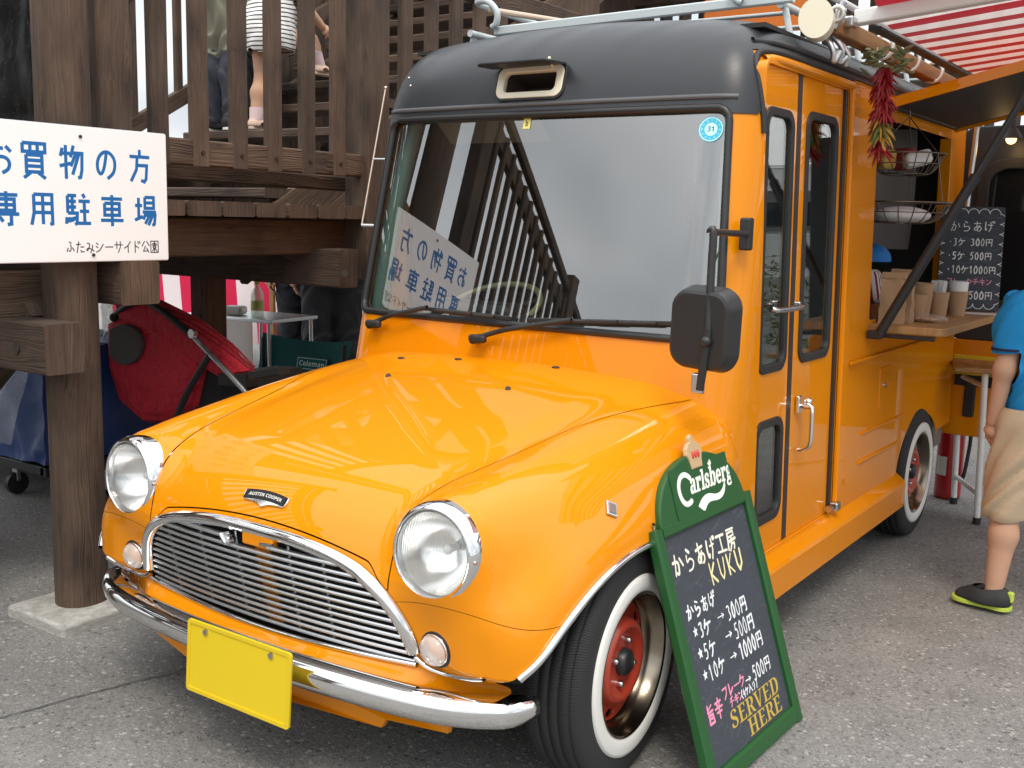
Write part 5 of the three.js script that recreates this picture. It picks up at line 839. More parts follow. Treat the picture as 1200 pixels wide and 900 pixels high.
    item('cloth_apron', (() => { const g = new THREE.PlaneGeometry(0.3, 0.5, 20, 20).rotateY(0.9), p = g.attributes.position; for (let k = 0; k < p.count; k++) p.setX(k, p.getX(k) + 0.02 * Math.sin(p.getZ(k) * 40 + p.getY(k) * 4)); g.computeVertexNormals(); return g.translate(0.42, 1.42, -2.6); })(), std(lin(0.16, 0.14, 0.13), 0.9), 'grey brown apron hanging at the rear of the serving hatch', 'apron');
    for (let i = 0; i < 3; i++) item('sauce_bottle', lathe([[0.001, 0], [0.03, 0.002], [0.03, 0.12], [0.012, 0.15], [0.01, 0.18], [0.001, 0.182]], 18).translate(0.50, 0.877, -1.98 - i * 0.09), std([lin(0.5, 0.03, 0.02), lin(0.6, 0.4, 0.03), lin(0.6, 0.58, 0.52)][i], 0.3), ['red', 'yellow', 'white'][i] + ' squeeze bottle on the kitchen worktop', 'bottle'); }
  tag(mesh('metal_pole', rod([0.70, 0.91, -2.86], [0.73, 1.72, -2.86], 0.011, 10), M.alu), 'thin metal pole standing behind the chalk menu at the hatch', 'pole');
}
// ---------- folding table and extinguisher by the rear wheel ----------
{
  const a = U(1117, 590, 'y', 0), b = U(1144, 614, 'y', 0), t = thing('folding_table', 'folding table with pale wooden top and white tubular legs behind the boy', 'table'), h = 0.66;
  const far = V(0.55, 0, -0.15); const legs = [a, b, a.clone().add(far), b.clone().add(far)];
  legs.forEach((p) => { mesh('leg', rod([p.x, 0.02, p.z], [p.x - 0.02, h, p.z], 0.0135, 12), M.white, t); mesh('foot_cap', rod([p.x, 0, p.z], [p.x, 0.03, p.z], 0.017, 12), M.rubber, t); });
  mesh('stretcher', rod([a.x, 0.13, a.z], [b.x, 0.13, b.z], 0.011, 10), M.white, t); mesh('stretcher', rod([a.x + far.x, 0.13, a.z + far.z], [b.x + far.x, 0.13, b.z + far.z], 0.011, 10), M.white, t);
  mesh('stretcher', rod([a.x - 0.018, h - 0.06, a.z], [b.x - 0.018, h - 0.06, b.z], 0.011, 10), M.white, t);
  const c = legs.reduce((s, p) => s.add(p), V(0, 0, 0)).multiplyScalar(0.25), top = rbox(0.78, 0.022, 0.42, 0.006); top.rotateY(0.26); const q = new THREE.MeshStandardMaterial({ map: rep(woodTop, 1, 1), roughness: 0.5, color: lin(1, 0.95, 0.88) });
  mesh('table_top', top.translate(c.x, h + 0.012, c.z), q, t);
  const e = U(1117, 590, 'y', 0), x = thing('fire_extinguisher', 'red fire extinguisher standing on the asphalt behind the table leg', 'extinguisher', [0.66, 0, -3.22]);
  mesh('cylinder', lathe([[0.001, 0.0], [0.056, 0.002], [0.06, 0.012], [0.06, 0.30], [0.05, 0.345], [0.026, 0.37], [0.02, 0.39]], 32), phys(lin(0.42, 0.012, 0.014), { roughness: 0.3, clearcoat: 0.6, clearcoatRoughness: 0.15 }), x);
  mesh('valve', merge([T(new THREE.CylinderGeometry(0.018, 0.02, 0.05, 14), 0, 0.405, 0), rbox(0.016, 0.012, 0.11, 0.004).rotateX(0.25).translate(0, 0.445, 0.03), rbox(0.016, 0.012, 0.10, 0.004).translate(0, 0.42, 0.035)]), M.rubber, x);
  mesh('hose', tube([[0.02, 0.41, 0], [0.07, 0.40, 0.01], [0.085, 0.30, 0.01], [0.075, 0.15, 0.02], [0.066, 0.10, 0.02]], 0.009, 24, 8), M.rubber, x);
  mesh('label', new THREE.CylinderGeometry(0.0606, 0.0606, 0.09, 24, 1, true, -0.9, 0.9).translate(0, 0.16, 0), std(lin(0.7, 0.68, 0.62), 0.5), x);
}
// ---------- under and behind the landing ----------
{
  // tarpaulin-covered cart
  const c = thing('tarp_cart', 'trolley of boxes wrapped in a blue tarpaulin under the landing', 'trolley', [-2.78, 0, -0.75]);
  mesh('frame', merge([bar([-0.65, 0.15, 0.27], [0.42, 0.15, 0.27], 0.04, 0.04), bar([-0.65, 0.15, -0.3], [0.42, 0.15, -0.3], 0.04, 0.04), bar([0.42, 0.15, -0.32], [0.42, 0.15, 0.29], 0.04, 0.04), bar([-0.65, 0.15, -0.32], [-0.65, 0.15, 0.29], 0.04, 0.04), T(new THREE.BoxGeometry(1.04, 0.02, 0.54), -0.115, 0.16, -0.015)]), M.rubber, c);
  for (const [x, z] of [[0.13, 0.24], [-0.55, 0.24], [0.36, -0.25], [-0.55, -0.25]]) { const k = part('caster', c); mesh('wheel', new THREE.CylinderGeometry(0.05, 0.05, 0.025, 20).rotateZ(Math.PI / 2).translate(x, 0.05, z), M.rubber, k); mesh('fork', T(rbox(0.04, 0.08, 0.02, 0.004), x, 0.10, z), M.steel, k); }
  const g = new THREE.BoxGeometry(1.1, 0.5, 0.62, 44, 22, 26), p = g.attributes.position; for (let i = 0; i < p.count; i++) { let x = p.getX(i), y = p.getY(i), z = p.getZ(i); const n = fbm(x * 5 + z * 2 + 20, y * 6 + z * 4 + 20, 4) - 0.5, f = Math.sin(x * 26 + y * 7 + 5 * n) * 0.008; const k = 1 - 0.05 * sstep(-0.1, 0.25, y); p.setXYZ(i, x * k + n * 0.03, y + n * 0.04 - (y > 0.2 ? 0.03 * Math.sin(x * 5) ** 2 : 0), z * k + n * 0.05 + f); } g.computeVertexNormals();
  mesh('tarpaulin', g.translate(-0.1, 0.43, -0.02), std(lin(0.012, 0.05, 0.2), 0.42), c);
  const sh = new THREE.PlaneGeometry(1.0, 0.5, 30, 16), sp = sh.attributes.position; for (let i = 0; i < sp.count; i++) sp.setZ(i, 0.04 * fbm(sp.getX(i) * 6 + 9, sp.getY(i) * 6 + 9, 4)); sh.computeVertexNormals(); mesh('dust_sheet', sh.rotateX(-0.25).translate(-0.1, 0.52, 0.33), phys(lin(0.9, 0.93, 0.96), { transmission: 0.85, roughness: 0.25, thickness: 0, ior: 1.35 }), c);
  // dark folded parasol or sheet hung at the corner of the landing
  const d = new THREE.PlaneGeometry(0.42, 1.1, 24, 40), dp = d.attributes.position; for (let i = 0; i < dp.count; i++) { const x = dp.getX(i), y = dp.getY(i); dp.setZ(i, 0.03 * Math.sin(x * 32 + 3 * fbm(x * 4 + 3, y * 2 + 5, 3)) + 0.05 * fbm(x * 8 + 7, y * 8 + 7, 4)); } d.computeVertexNormals();
  const dk = dataTex(256, 512, (i, j) => { const v = 26 + 60 * Math.max(0, fbm(i / 6 + 3 * fbm(i / 30, j / 30, 2), j / 40, 4) - 0.55) * 2 + (hash(i >> 1, j >> 1) > 0.985 ? 40 : 0); return [v, v, v * 1.03]; });
  const hang = tag(mesh('black_sheet', d, new THREE.MeshStandardMaterial({ map: dk, roughness: 0.45 })), 'wrinkled black plastic sheet hanging behind the log post above the sign', 'sheet'); { const q = U(-14, 50, 'z', -0.05); hang.position.copy(q); hang.rotation.y = 0.75; }
  // stroller
  const s = thing('stroller', 'red folding pushchair with black frame parked under the landing', 'stroller', [-1.85, 0, -0.86], 0), red = std(lin(0.6, 0.02, 0.04), 0.78, 0, { bumpMap: rep(blotchTex, 5, 4), bumpScale: 0.012 }), blk = M.rubber;
  const A = (px, py, dz = 0) => { const q = U(px, py, 'z', -0.86 + dz); return V(q.x + 1.85, q.y, dz); };
  // basket-like seat bag
  { const out = [[160, 385], [185, 372], [212, 385], [246, 405], [254, 425], [246, 462], [222, 478], [196, 478], [172, 458], [162, 425]].map(([x, y]) => A(x, y)); const sp = new THREE.Shape(out.map((q) => new THREE.Vector2(q.x, q.y))); const gg = extr(sp, 0.09, 0.05, 12); gg.translate(0, 0, 0.0); const pp = gg.attributes.position; for (let i = 0; i < pp.count; i++) { const n = fbm(pp.getX(i) * 9 + 30, pp.getY(i) * 9 + 30, 3) - 0.5; pp.setZ(i, pp.getZ(i) + 0.06 * n); } gg.computeVertexNormals(); mesh('seat_bag', gg, red, s); }
  { const out = [[168, 352], [205, 356], [250, 378], [285, 405], [302, 432], [298, 440], [262, 418], [232, 400], [205, 380], [172, 366]].map(([x, y]) => A(x, y)); const sp = new THREE.Shape(out.map((q) => new THREE.Vector2(q.x, q.y))); const gg = extr(sp, 0.05, 0.02, 12).translate(0, 0, 0.07); mesh('canopy', gg, red, s);
    for (let k = 0; k < 3; k++) mesh('canopy_fold', tube([A(188 + k * 3, 360 + k * 4, 0.16), A(230, 376 + k * 6, 0.165), A(270, 402 + k * 6, 0.165), A(298, 430 + k * 3, 0.16)], 0.004, 24, 6), std(lin(0.25, 0.008, 0.012), 0.8), s); }
  mesh('seat_side', (() => { const out = [[240, 404], [262, 416], [300, 440], [300, 468], [262, 484], [246, 470]].map(([x, y]) => A(x, y)); return extr(new THREE.Shape(out.map((q) => new THREE.Vector2(q.x, q.y))), 0.08, 0.012).translate(0, 0, 0.0); })(), std(lin(0.015, 0.014, 0.015), 0.8), s);
  mesh('pocket', (() => { const out = [[167, 384], [180, 379], [194, 384], [201, 396], [198, 412], [188, 421], [174, 420], [166, 408]].map(([x, y]) => A(x, y)); return extr(new THREE.Shape(new THREE.SplineCurve([...out, out[0]].map((q) => new THREE.Vector2(q.x, q.y))).getPoints(40)), 0.012, 0.006).translate(0, 0, 0.142); })(), std(lin(0.085, 0.07, 0.07), 0.9, 0, { bumpMap: grainTex, bumpScale: 0.002 }), s);
  mesh('head_roll', tube([A(153, 380, 0.1), A(160, 366, 0.1), A(172, 366, 0.1)], 0.028, 16, 10), red, s);
  mesh('frame_tube', tube([A(228, 396, 0.18), A(246, 415, 0.18), A(270, 440, 0.18), A(290, 462, 0.18)], 0.011, 20, 8), M.alu, s);
  mesh('frame_tube', tube([A(170, 352, 0.17), A(195, 368, 0.18), A(228, 396, 0.18)], 0.014, 20, 8), blk, s);
  mesh('frame_tube', tube([A(290, 462, 0.18), A(312, 490, 0.18), A(322, 510, 0.18)], 0.014, 20, 8), blk, s);
  mesh('frame_tube', tube([A(246, 415, 0.18), A(215, 470, 0.18), A(190, 540, 0.18)], 0.013, 20, 8), blk, s);
  mesh('handle', merge([tube([A(170, 352, 0.17), A(150, 358, 0.15), A(136, 368, 0.12)], 0.014, 16, 8), new THREE.SphereGeometry(0.02, 12, 8).translate(A(134, 372, 0.12).x, A(134, 372, 0.12).y, 0.12)]), blk, s);
  mesh('hub_button', new THREE.CylinderGeometry(0.018, 0.018, 0.02, 16).rotateX(Math.PI / 2).translate(A(226, 391, 0.2).x, A(226, 391, 0.2).y, 0.2), M.alu, s);
  mesh('footrest', merge([bar(A(298, 440, 0.15), A(333, 434, 0.15), 0.06, 0.03), bar(A(300, 445, -0.1), A(333, 436, -0.1), 0.06, 0.03), bar(A(290, 440, 0.0), A(322, 442, 0.0), 0.3, 0.05)]), blk, s);
  for (const [x, z] of [[0.42, 0.18], [0.42, -0.16], [-0.35, 0.18], [-0.35, -0.16]]) { const w = part('wheel', s); mesh('tyre', new THREE.TorusGeometry(0.085, 0.018, 8, 28).translate(x, 0.103, z), blk, w); mesh('hub', new THREE.CylinderGeometry(0.05, 0.05, 0.03, 16).rotateX(Math.PI / 2).translate(x, 0.103, z), M.alu, w); }
  // clear plastic sheeting bundled by the post
  const bg = new THREE.PlaneGeometry(0.32, 0.40, 50, 70), bp = bg.attributes.position; for (let i = 0; i < bp.count; i++) { const x = bp.getX(i), y = bp.getY(i), n = fbm(x * 14 + 40, y * 9 + 40, 3), c = Math.abs(fbm(x * 20 + 7, y * 16 + 9, 2) - 0.5); bp.setXYZ(i, x * (0.75 - 0.8 * y), y, 0.12 * (n - 0.5) - 0.07 * c - 1.2 * x * x); } bg.computeVertexNormals();
  const q = U(140, 402, 'z', -1.02); const pb = tag(mesh('plastic_sheet', bg, phys(lin(0.92, 0.93, 0.94), { transmission: 0.5, roughness: 0.25, thickness: 0, ior: 1.45 })), 'crumpled clear plastic sheeting hanging between the log post and the pushchair', 'plastic sheet'); pb.position.copy(q); pb.rotation.y = 0.55;
}
{
  // teal folding chair with brand patch
  const teal = std(lin(0.008, 0.12, 0.115), 0.8), ch = thing('camp_chair', 'teal folding camp chair behind the pushchair', 'chair', [-2.42, 0, -2.0], 0.1);
  const bk = new THREE.PlaneGeometry(0.62, 0.34, 20, 10), bp = bk.attributes.position; for (let i = 0; i < bp.count; i++) { const x = bp.getX(i); bp.setZ(i, -0.07 + 0.5 * x * x); bp.setY(i, bp.getY(i) + 0.22 * x * x); } bk.computeVertexNormals(); mesh('backrest', bk.rotateX(-0.2).translate(0, 0.42, 0), teal, ch);
  mesh('seat', rbox(0.52, 0.02, 0.45, 0.01).translate(0, 0.30, 0.2), teal, ch);
  const lt = canvasTex(256, 96, (g) => { g.fillStyle = '#0f6a66'; g.fillRect(0, 0, 256, 96); g.strokeStyle = '#d9e4e2'; g.lineWidth = 5; g.strokeRect(8, 10, 240, 74); g.fillStyle = '#e6eeec'; g.font = 'bold 50px sans-serif'; g.textAlign = 'center'; g.fillText('Coleman', 128, 64); });
  mesh('patch', new THREE.PlaneGeometry(0.21, 0.075).rotateX(-0.2).translate(0.04, 0.455, -0.052), new THREE.MeshStandardMaterial({ map: lt, roughness: 0.8 }), ch);
  for (const [x, z] of [[-0.27, 0], [0.27, 0], [-0.25, 0.42], [0.25, 0.42]]) mesh('leg', rod([x, 0, z], [x * 1.04, z ? 0.3 : 0.58, z ? z : -0.03], 0.011, 10), M.rubber, ch);
  // aluminium table with bottle
  const tb = thing('camp_table', 'small aluminium folding table carrying a bottle under the landing', 'table', [-2.82, 0, -2.12], 0.12);
  mesh('table_top', rbox(0.44, 0.02, 0.4, 0.005).translate(0, 0.675, 0), M.alu, tb); for (const [x, z] of [[-0.2, -0.18], [0.2, -0.18], [-0.2, 0.18], [0.2, 0.18]]) mesh('leg', rod([x, 0, z], [x * 0.92, 0.67, z], 0.011, 10), M.alu, tb);
  const bt = thing('bottle', 'clear plastic bottle with green cap and label on the small aluminium table', 'bottle', [-2.80, 0.686, -2.05]);
  mesh('bottle_body', lathe([[0.001, 0], [0.034, 0.002], [0.036, 0.01], [0.036, 0.115], [0.03, 0.14], [0.014, 0.165], [0.013, 0.18]], 24), phys(lin(0.86, 0.92, 0.84), { transmission: 0.6, roughness: 0.1, thickness: 0 }), bt); mesh('cap', new THREE.CylinderGeometry(0.016, 0.016, 0.022, 16).translate(0, 0.19, 0), std(lin(0.4, 0.55, 0.1), 0.5), bt); mesh('label', new THREE.CylinderGeometry(0.0366, 0.0366, 0.05, 24, 1, true).translate(0, 0.06, 0), std(lin(0.45, 0.55, 0.15), 0.6), bt);
  tag(mesh('tissue_pack', rbox(0.12, 0.05, 0.09, 0.02, 3).rotateY(0.4).translate(-2.95, 0.712, -2.02), M.white), 'white tissue pack next to the bottle on the small table', 'tissue pack');
  const cb = thing('cool_box', 'blue cool box with white handle behind the pushchair', 'cool box', [-2.35, 0, -1.35]); mesh('tub', rbox(0.42, 0.30, 0.3, 0.03, 3).translate(0, 0.16, 0), std(lin(0.01, 0.16, 0.5), 0.45), cb); mesh('lid', rbox(0.44, 0.06, 0.32, 0.02, 3).translate(0, 0.34, 0), std(lin(0.6, 0.62, 0.63), 0.5), cb); mesh('handle', rbox(0.02, 0.2, 0.02, 0.005).translate(0.1, 0.2, 0.16), M.white, cb);
  // stall with pink and white striped cloth further back
  const st = thing('market_stall', 'market stall with pink and white striped cloth beyond the landing', 'stall', [-5.2, 0, -3.9], 0.25);
  const str = canvasTex(256, 64, (g) => { g.fillStyle = '#efe2e4'; g.fillRect(0, 0, 256, 64); g.fillStyle = '#d5174a'; for (let i = 0; i < 5; i++) g.fillRect(i * 52, 0, 27, 64); });
  mesh('cloth', new THREE.BoxGeometry(1.7, 0.62, 0.03).rotateX(0.1).translate(0, 0.55, 0.4), new THREE.MeshStandardMaterial({ map: str, roughness: 0.8 }), st); mesh('counter', rbox(1.7, 0.04, 0.7, 0.01).translate(0, 0.88, 0.05), M.white, st);
  for (const x of [-0.8, 0.8]) for (const z of [-0.3, 0.3]) mesh('post', rod([x, 0, z], [x, 1.25, z], 0.02, 8), M.white, st);
  const rk = thing('goods_rack', 'pale wooden rack of goods standing beyond the camp chair', 'rack', [-4.0, 0, -3.6], 0.35), lw = new THREE.MeshStandardMaterial({ map: woodTop, roughness: 0.6 });
  for (const x of [-0.2, 0.2]) for (const z of [-0.15, 0.15]) mesh('upright', bar([x, 0, z], [x, 1.1, z], 0.035, 0.035), lw, rk); for (const y of [0.25, 0.52, 0.75, 0.98]) mesh('shelf', rbox(0.46, 0.02, 0.34, 0.004).translate(0, y, 0), lw, rk); mesh('brace', bar([-0.2, 0.25, 0.17], [0.2, 0.52, 0.17], 0.02, 0.03), M.rubber, rk);
  [[-0.1, 0.53, [0.6, 0.2, 0.15]], [0.1, 0.53, [0.6, 0.55, 0.5]], [0.0, 0.76, [0.7, 0.7, 0.7]], [-0.05, 0.26, [0.55, 0.3, 0.12]]].forEach(([x, y, c], i) => tag(mesh('goods_box', rbox(0.17, 0.13, 0.2, 0.008).rotateY(0.35).translate(-4.0 + x * 0.94, y + 0.077, -3.6 - x * 0.34), std(lin(...c), 0.6)), ['red box on the middle shelf of the wooden rack', 'cream box on the middle shelf of the wooden rack', 'white box on the upper shelf of the wooden rack', 'tan box on the lowest shelf of the wooden rack'][i], 'box'));
  tag(mesh('white_crate', rbox(0.5, 0.5, 0.4, 0.02).translate(-4.6, 0.25, -3.2), std(lin(0.55, 0.56, 0.57), 0.5)), 'plain white crate on the ground before the pink stall', 'crate');
}
// ---------- timber pavilion behind the van ----------
{
  const B = thing('timber_pavilion', 'dark brown timber building rising behind the van roof', 'building', [-2.2, 0, -7.6]);
  for (let i = 0; i < 34; i++) tw('wall_board', [-3.4 + i * 0.2, 0, 0], [-3.4 + i * 0.2, 4.6, 0], 0.04, 0.199, B, V(0, 0, 1));
  for (const y of [2.5, 3.4, 4.5]) tw('beam', [-3.6, y, 0.12], [3.4, y, 0.12], 0.14, 0.2, B);
  for (const x of [-3.4, -1.7, 0, 1.7, 3.2]) tw('post', [x, 0, 0.16], [x, 4.6, 0.16], 0.18, 0.18, B, V(0, 0, 1));
  const rf = mesh('roof', new THREE.BoxGeometry(7.6, 0.12, 3.2).rotateX(0.3).translate(0, 4.9, 0.2), std(lin(0.06, 0.055, 0.05), 0.8), B);
  const bn = tag(mesh('orange_banner', rbox(0.95, 0.5, 0.03, 0.01).translate(-1.85, 3.06, -6.6), std(lin(0.75, 0.2, 0.03), 0.7)), 'orange banner hung on the timber pavilion above the van roof', 'banner');
}
// ---------- people ----------
// joints are in metres in a frame that faces +z with +x to the person's left
const skinTex = dataTex(128, 128, (i, j) => { const v = 245 + 20 * (fbm(i / 10, j / 10, 4, 12) - 0.5); return [v, v * 0.985, v * 0.97]; });
const skin = phys(lin(0.56, 0.34, 0.235), { map: skinTex, roughness: 0.72, specularIntensity: 0.5 });
const hairMat = std(lin(0.012, 0.010, 0.009), 0.5);
function limbField(bones, k, inflate = 0) { return (x, y, z) => { let d = 9; for (const [a, b, ra, rb] of bones) d = smin(d, capsule(x, y, z, a, b, ra + inflate, rb + inflate), k); return d; }; }
function box3(bones, pad) { const lo = [9, 9, 9], hi = [-9, -9, -9]; for (const [a, b, ra, rb] of bones) for (const [p, r] of [[a, ra], [b, rb]]) for (let i = 0; i < 3; i++) { lo[i] = Math.min(lo[i], p[i] - r - pad); hi[i] = Math.max(hi[i], p[i] + r + pad); } return [lo, hi]; }
function handGeo(wrist, dir, side, curl, s) {   // palm and five fingers, hanging along dir
  const d = V(...dir).normalize(), n = V(side, 0, 0).addScaledVector(d, -V(side, 0, 0).dot(d)).normalize(), f = d.clone().cross(n).multiplyScalar(side), w = V(...wrist), P = (a, b, c) => w.clone().addScaledVector(d, a * s).addScaledVector(f, b * s).addScaledVector(n, c * s).toArray();
  const B = [[P(0, 0, 0), P(0.045, 0.0, 0), 0.021 * s, 0.026 * s], [P(0.05, -0.022, 0), P(0.05, 0.024, 0), 0.018 * s, 0.018 * s]];
  const F = limbField(B, 0.02 * s), fingers = [];
  [[0.028, 0.07, 0.0085], [0.010, 0.078, 0.009], [-0.009, 0.072, 0.0085], [-0.027, 0.056, 0.0075]].forEach(([b, l, r]) => fingers.push([[P(0.062, b, 0), P(0.062 + l * 0.42, b, -0.006 - curl * 0.3), r * s, r * s * 0.95], [P(0.062 + l * 0.42, b, -0.006 - curl * 0.3), P(0.062 + l * 0.74, b * 0.95, -0.012 - curl), r * s * 0.95, r * s * 0.85], [P(0.062 + l * 0.74, b * 0.95, -0.012 - curl), P(0.062 + l * 0.9, b * 0.95, -0.018 - curl * 1.7), r * s * 0.85, r * s * 0.72]]));
  fingers.push([[P(0.02, 0.028, 0), P(0.05, 0.046, -0.012), 0.011 * s, 0.0095 * s], [P(0.05, 0.046, -0.012), P(0.078, 0.046, -0.02), 0.0095 * s, 0.008 * s]]);
  const G = (x, y, z) => { let e = F(x, y, z); for (const c of fingers) { let q = 9; for (const [a, b, ra, rb] of c) q = smin(q, capsule(x, y, z, a, b, ra, rb), 0.004); e = smin(e, q, 0.006 * s); } return e; };
  const [lo, hi] = box3([...B, ...fingers.flat()], 0.01); return netGeo(netSurface(G, lo, hi, 0.0035));
}
function headGeo(c, r, yaw = 0) {               // c = centre of the head
  const cy = Math.cos(yaw), sy = Math.sin(yaw), T2 = (x, y, z) => [(x - c[0]) * cy - (z - c[2]) * sy, y - c[1], (x - c[0]) * sy + (z - c[2]) * cy];
  const F = (X, Y, Z) => {
    const [x, y, z] = T2(X, Y, Z), u = r; let d = Math.hypot(x / 0.82, y / 1.05, (z + 0.05 * u) / 0.98) - u * 0.92; d *= 0.85;
    d = smin(d, capsule(x, y, z, [0, -0.55 * u, 0.28 * u], [0, -0.75 * u, 0.45 * u], 0.42 * u, 0.28 * u), 0.25 * u);
    d = smin(d, capsule(x, y, z, [0, 0.02 * u, 0.86 * u], [0, -0.25 * u, 1.02 * u], 0.07 * u, 0.12 * u), 0.1 * u);
    for (const s of [-1, 1]) { d = smin(d, capsule(x, y, z, [s * 0.8 * u, 0.08 * u, -0.05 * u], [s * 0.84 * u, -0.25 * u, 0], 0.12 * u, 0.09 * u), 0.04 * u); d = smax(d, -(Math.hypot(x - s * 0.33 * u, y - 0.03 * u, z - 1.02 * u) - 0.16 * u), 0.08 * u); }
    d = smin(d, capsule(x, y, z, [-0.16 * u, -0.52 * u, 0.8 * u], [0.16 * u, -0.52 * u, 0.8 * u], 0.07 * u, 0.07 * u), 0.05 * u);
    return d;
  };
  return { geo: netGeo(netSurface(F, [c[0] - r * 1.3, c[1] - r * 1.4, c[2] - r * 1.4], [c[0] + r * 1.3, c[1] + r * 1.3, c[2] + r * 1.4], r * 0.055)), F, T2 };
}
function shoe(parent, ankle, yaw, L, upper, sole, lift = 0, accent) {
  const g = part('shoe', parent); g.position.set(ankle[0], lift, ankle[2]); g.rotation.y = yaw;
  const o = new THREE.Shape(); o.moveTo(-0.3 * L * 0.42, -0.22 * L); o.bezierCurveTo(-0.16 * L, -0.34 * L, 0.16 * L, -0.34 * L, 0.15 * L, -0.12 * L); o.bezierCurveTo(0.13 * L, 0.1 * L, 0.22 * L, 0.3 * L, 0.19 * L, 0.5 * L); o.bezierCurveTo(0.16 * L, 0.70 * L, -0.13 * L, 0.72 * L, -0.18 * L, 0.5 * L); o.bezierCurveTo(-0.22 * L, 0.25 * L, -0.12 * L, 0.05 * L, -0.126 * L, -0.22 * L);
  mesh('sole', extr(o, 0.010, 0.002, 14).rotateX(Math.PI / 2).scale(1, 1, 1).translate(0, 0.021, 0).applyMatrix4(new THREE.Matrix4().makeScale(1, 1, 1)), sole, g);
  const F = (x, y, z) => smax(smin(capsule(x, y, z, [0, 0.045 * L / 0.2, -0.13 * L], [0, 0.035 * L / 0.2, 0.12 * L], 0.18 * L, 0.2 * L), capsule(x, y, z, [0, 0.03, 0.1 * L], [0.0, 0.022, 0.48 * L], 0.19 * L, 0.15 * L), 0.06), 0.022 - y, 0.01);
  const up = netSurface(F, [-0.3 * L, 0, -0.5 * L], [0.3 * L, 0.5 * L, 0.8 * L], 0.006);
  mesh('upper', netGeo(cut(up, (x, y, z) => 0.052 * L / 0.2 + 0.3 * Math.max(0, 0.02 - z) * 0.6 + 0.02 - y)), upper, g);
  mesh('tongue', extr(rrShape(0.2 * L, 0.34 * L, 0.05 * L), 0.006, 0.002).rotateX(-1.05).translate(0, 0.075 * L / 0.2, 0.12 * L), upper, g);
  for (let i = 0; i < 4; i++) mesh('lace', rod([-0.085 * L, (0.083 - i * 0.0085) * L / 0.2, (0.07 + i * 0.075) * L], [0.085 * L, (0.083 - i * 0.0085) * L / 0.2, (0.085 + i * 0.075) * L], 0.0028, 6), accent ?? sole, g);
  if (accent) mesh('heel_tab', rbox(0.1 * L, 0.036, 0.02, 0.006).translate(0, 0.058, -0.285 * L), sole, g);
  if (accent) for (const sd of [-1, 1]) for (let i = 0; i < 3; i++) mesh('stripe', bar([sd * 0.202 * L, 0.028, (0.10 + i * 0.1) * L], [sd * 0.185 * L, 0.062, (-0.03 + i * 0.1) * L], 0.006, 0.009), accent, g);
  return g;
}
const sub = (b, names) => b.filter((q) => names.includes(q[4]));
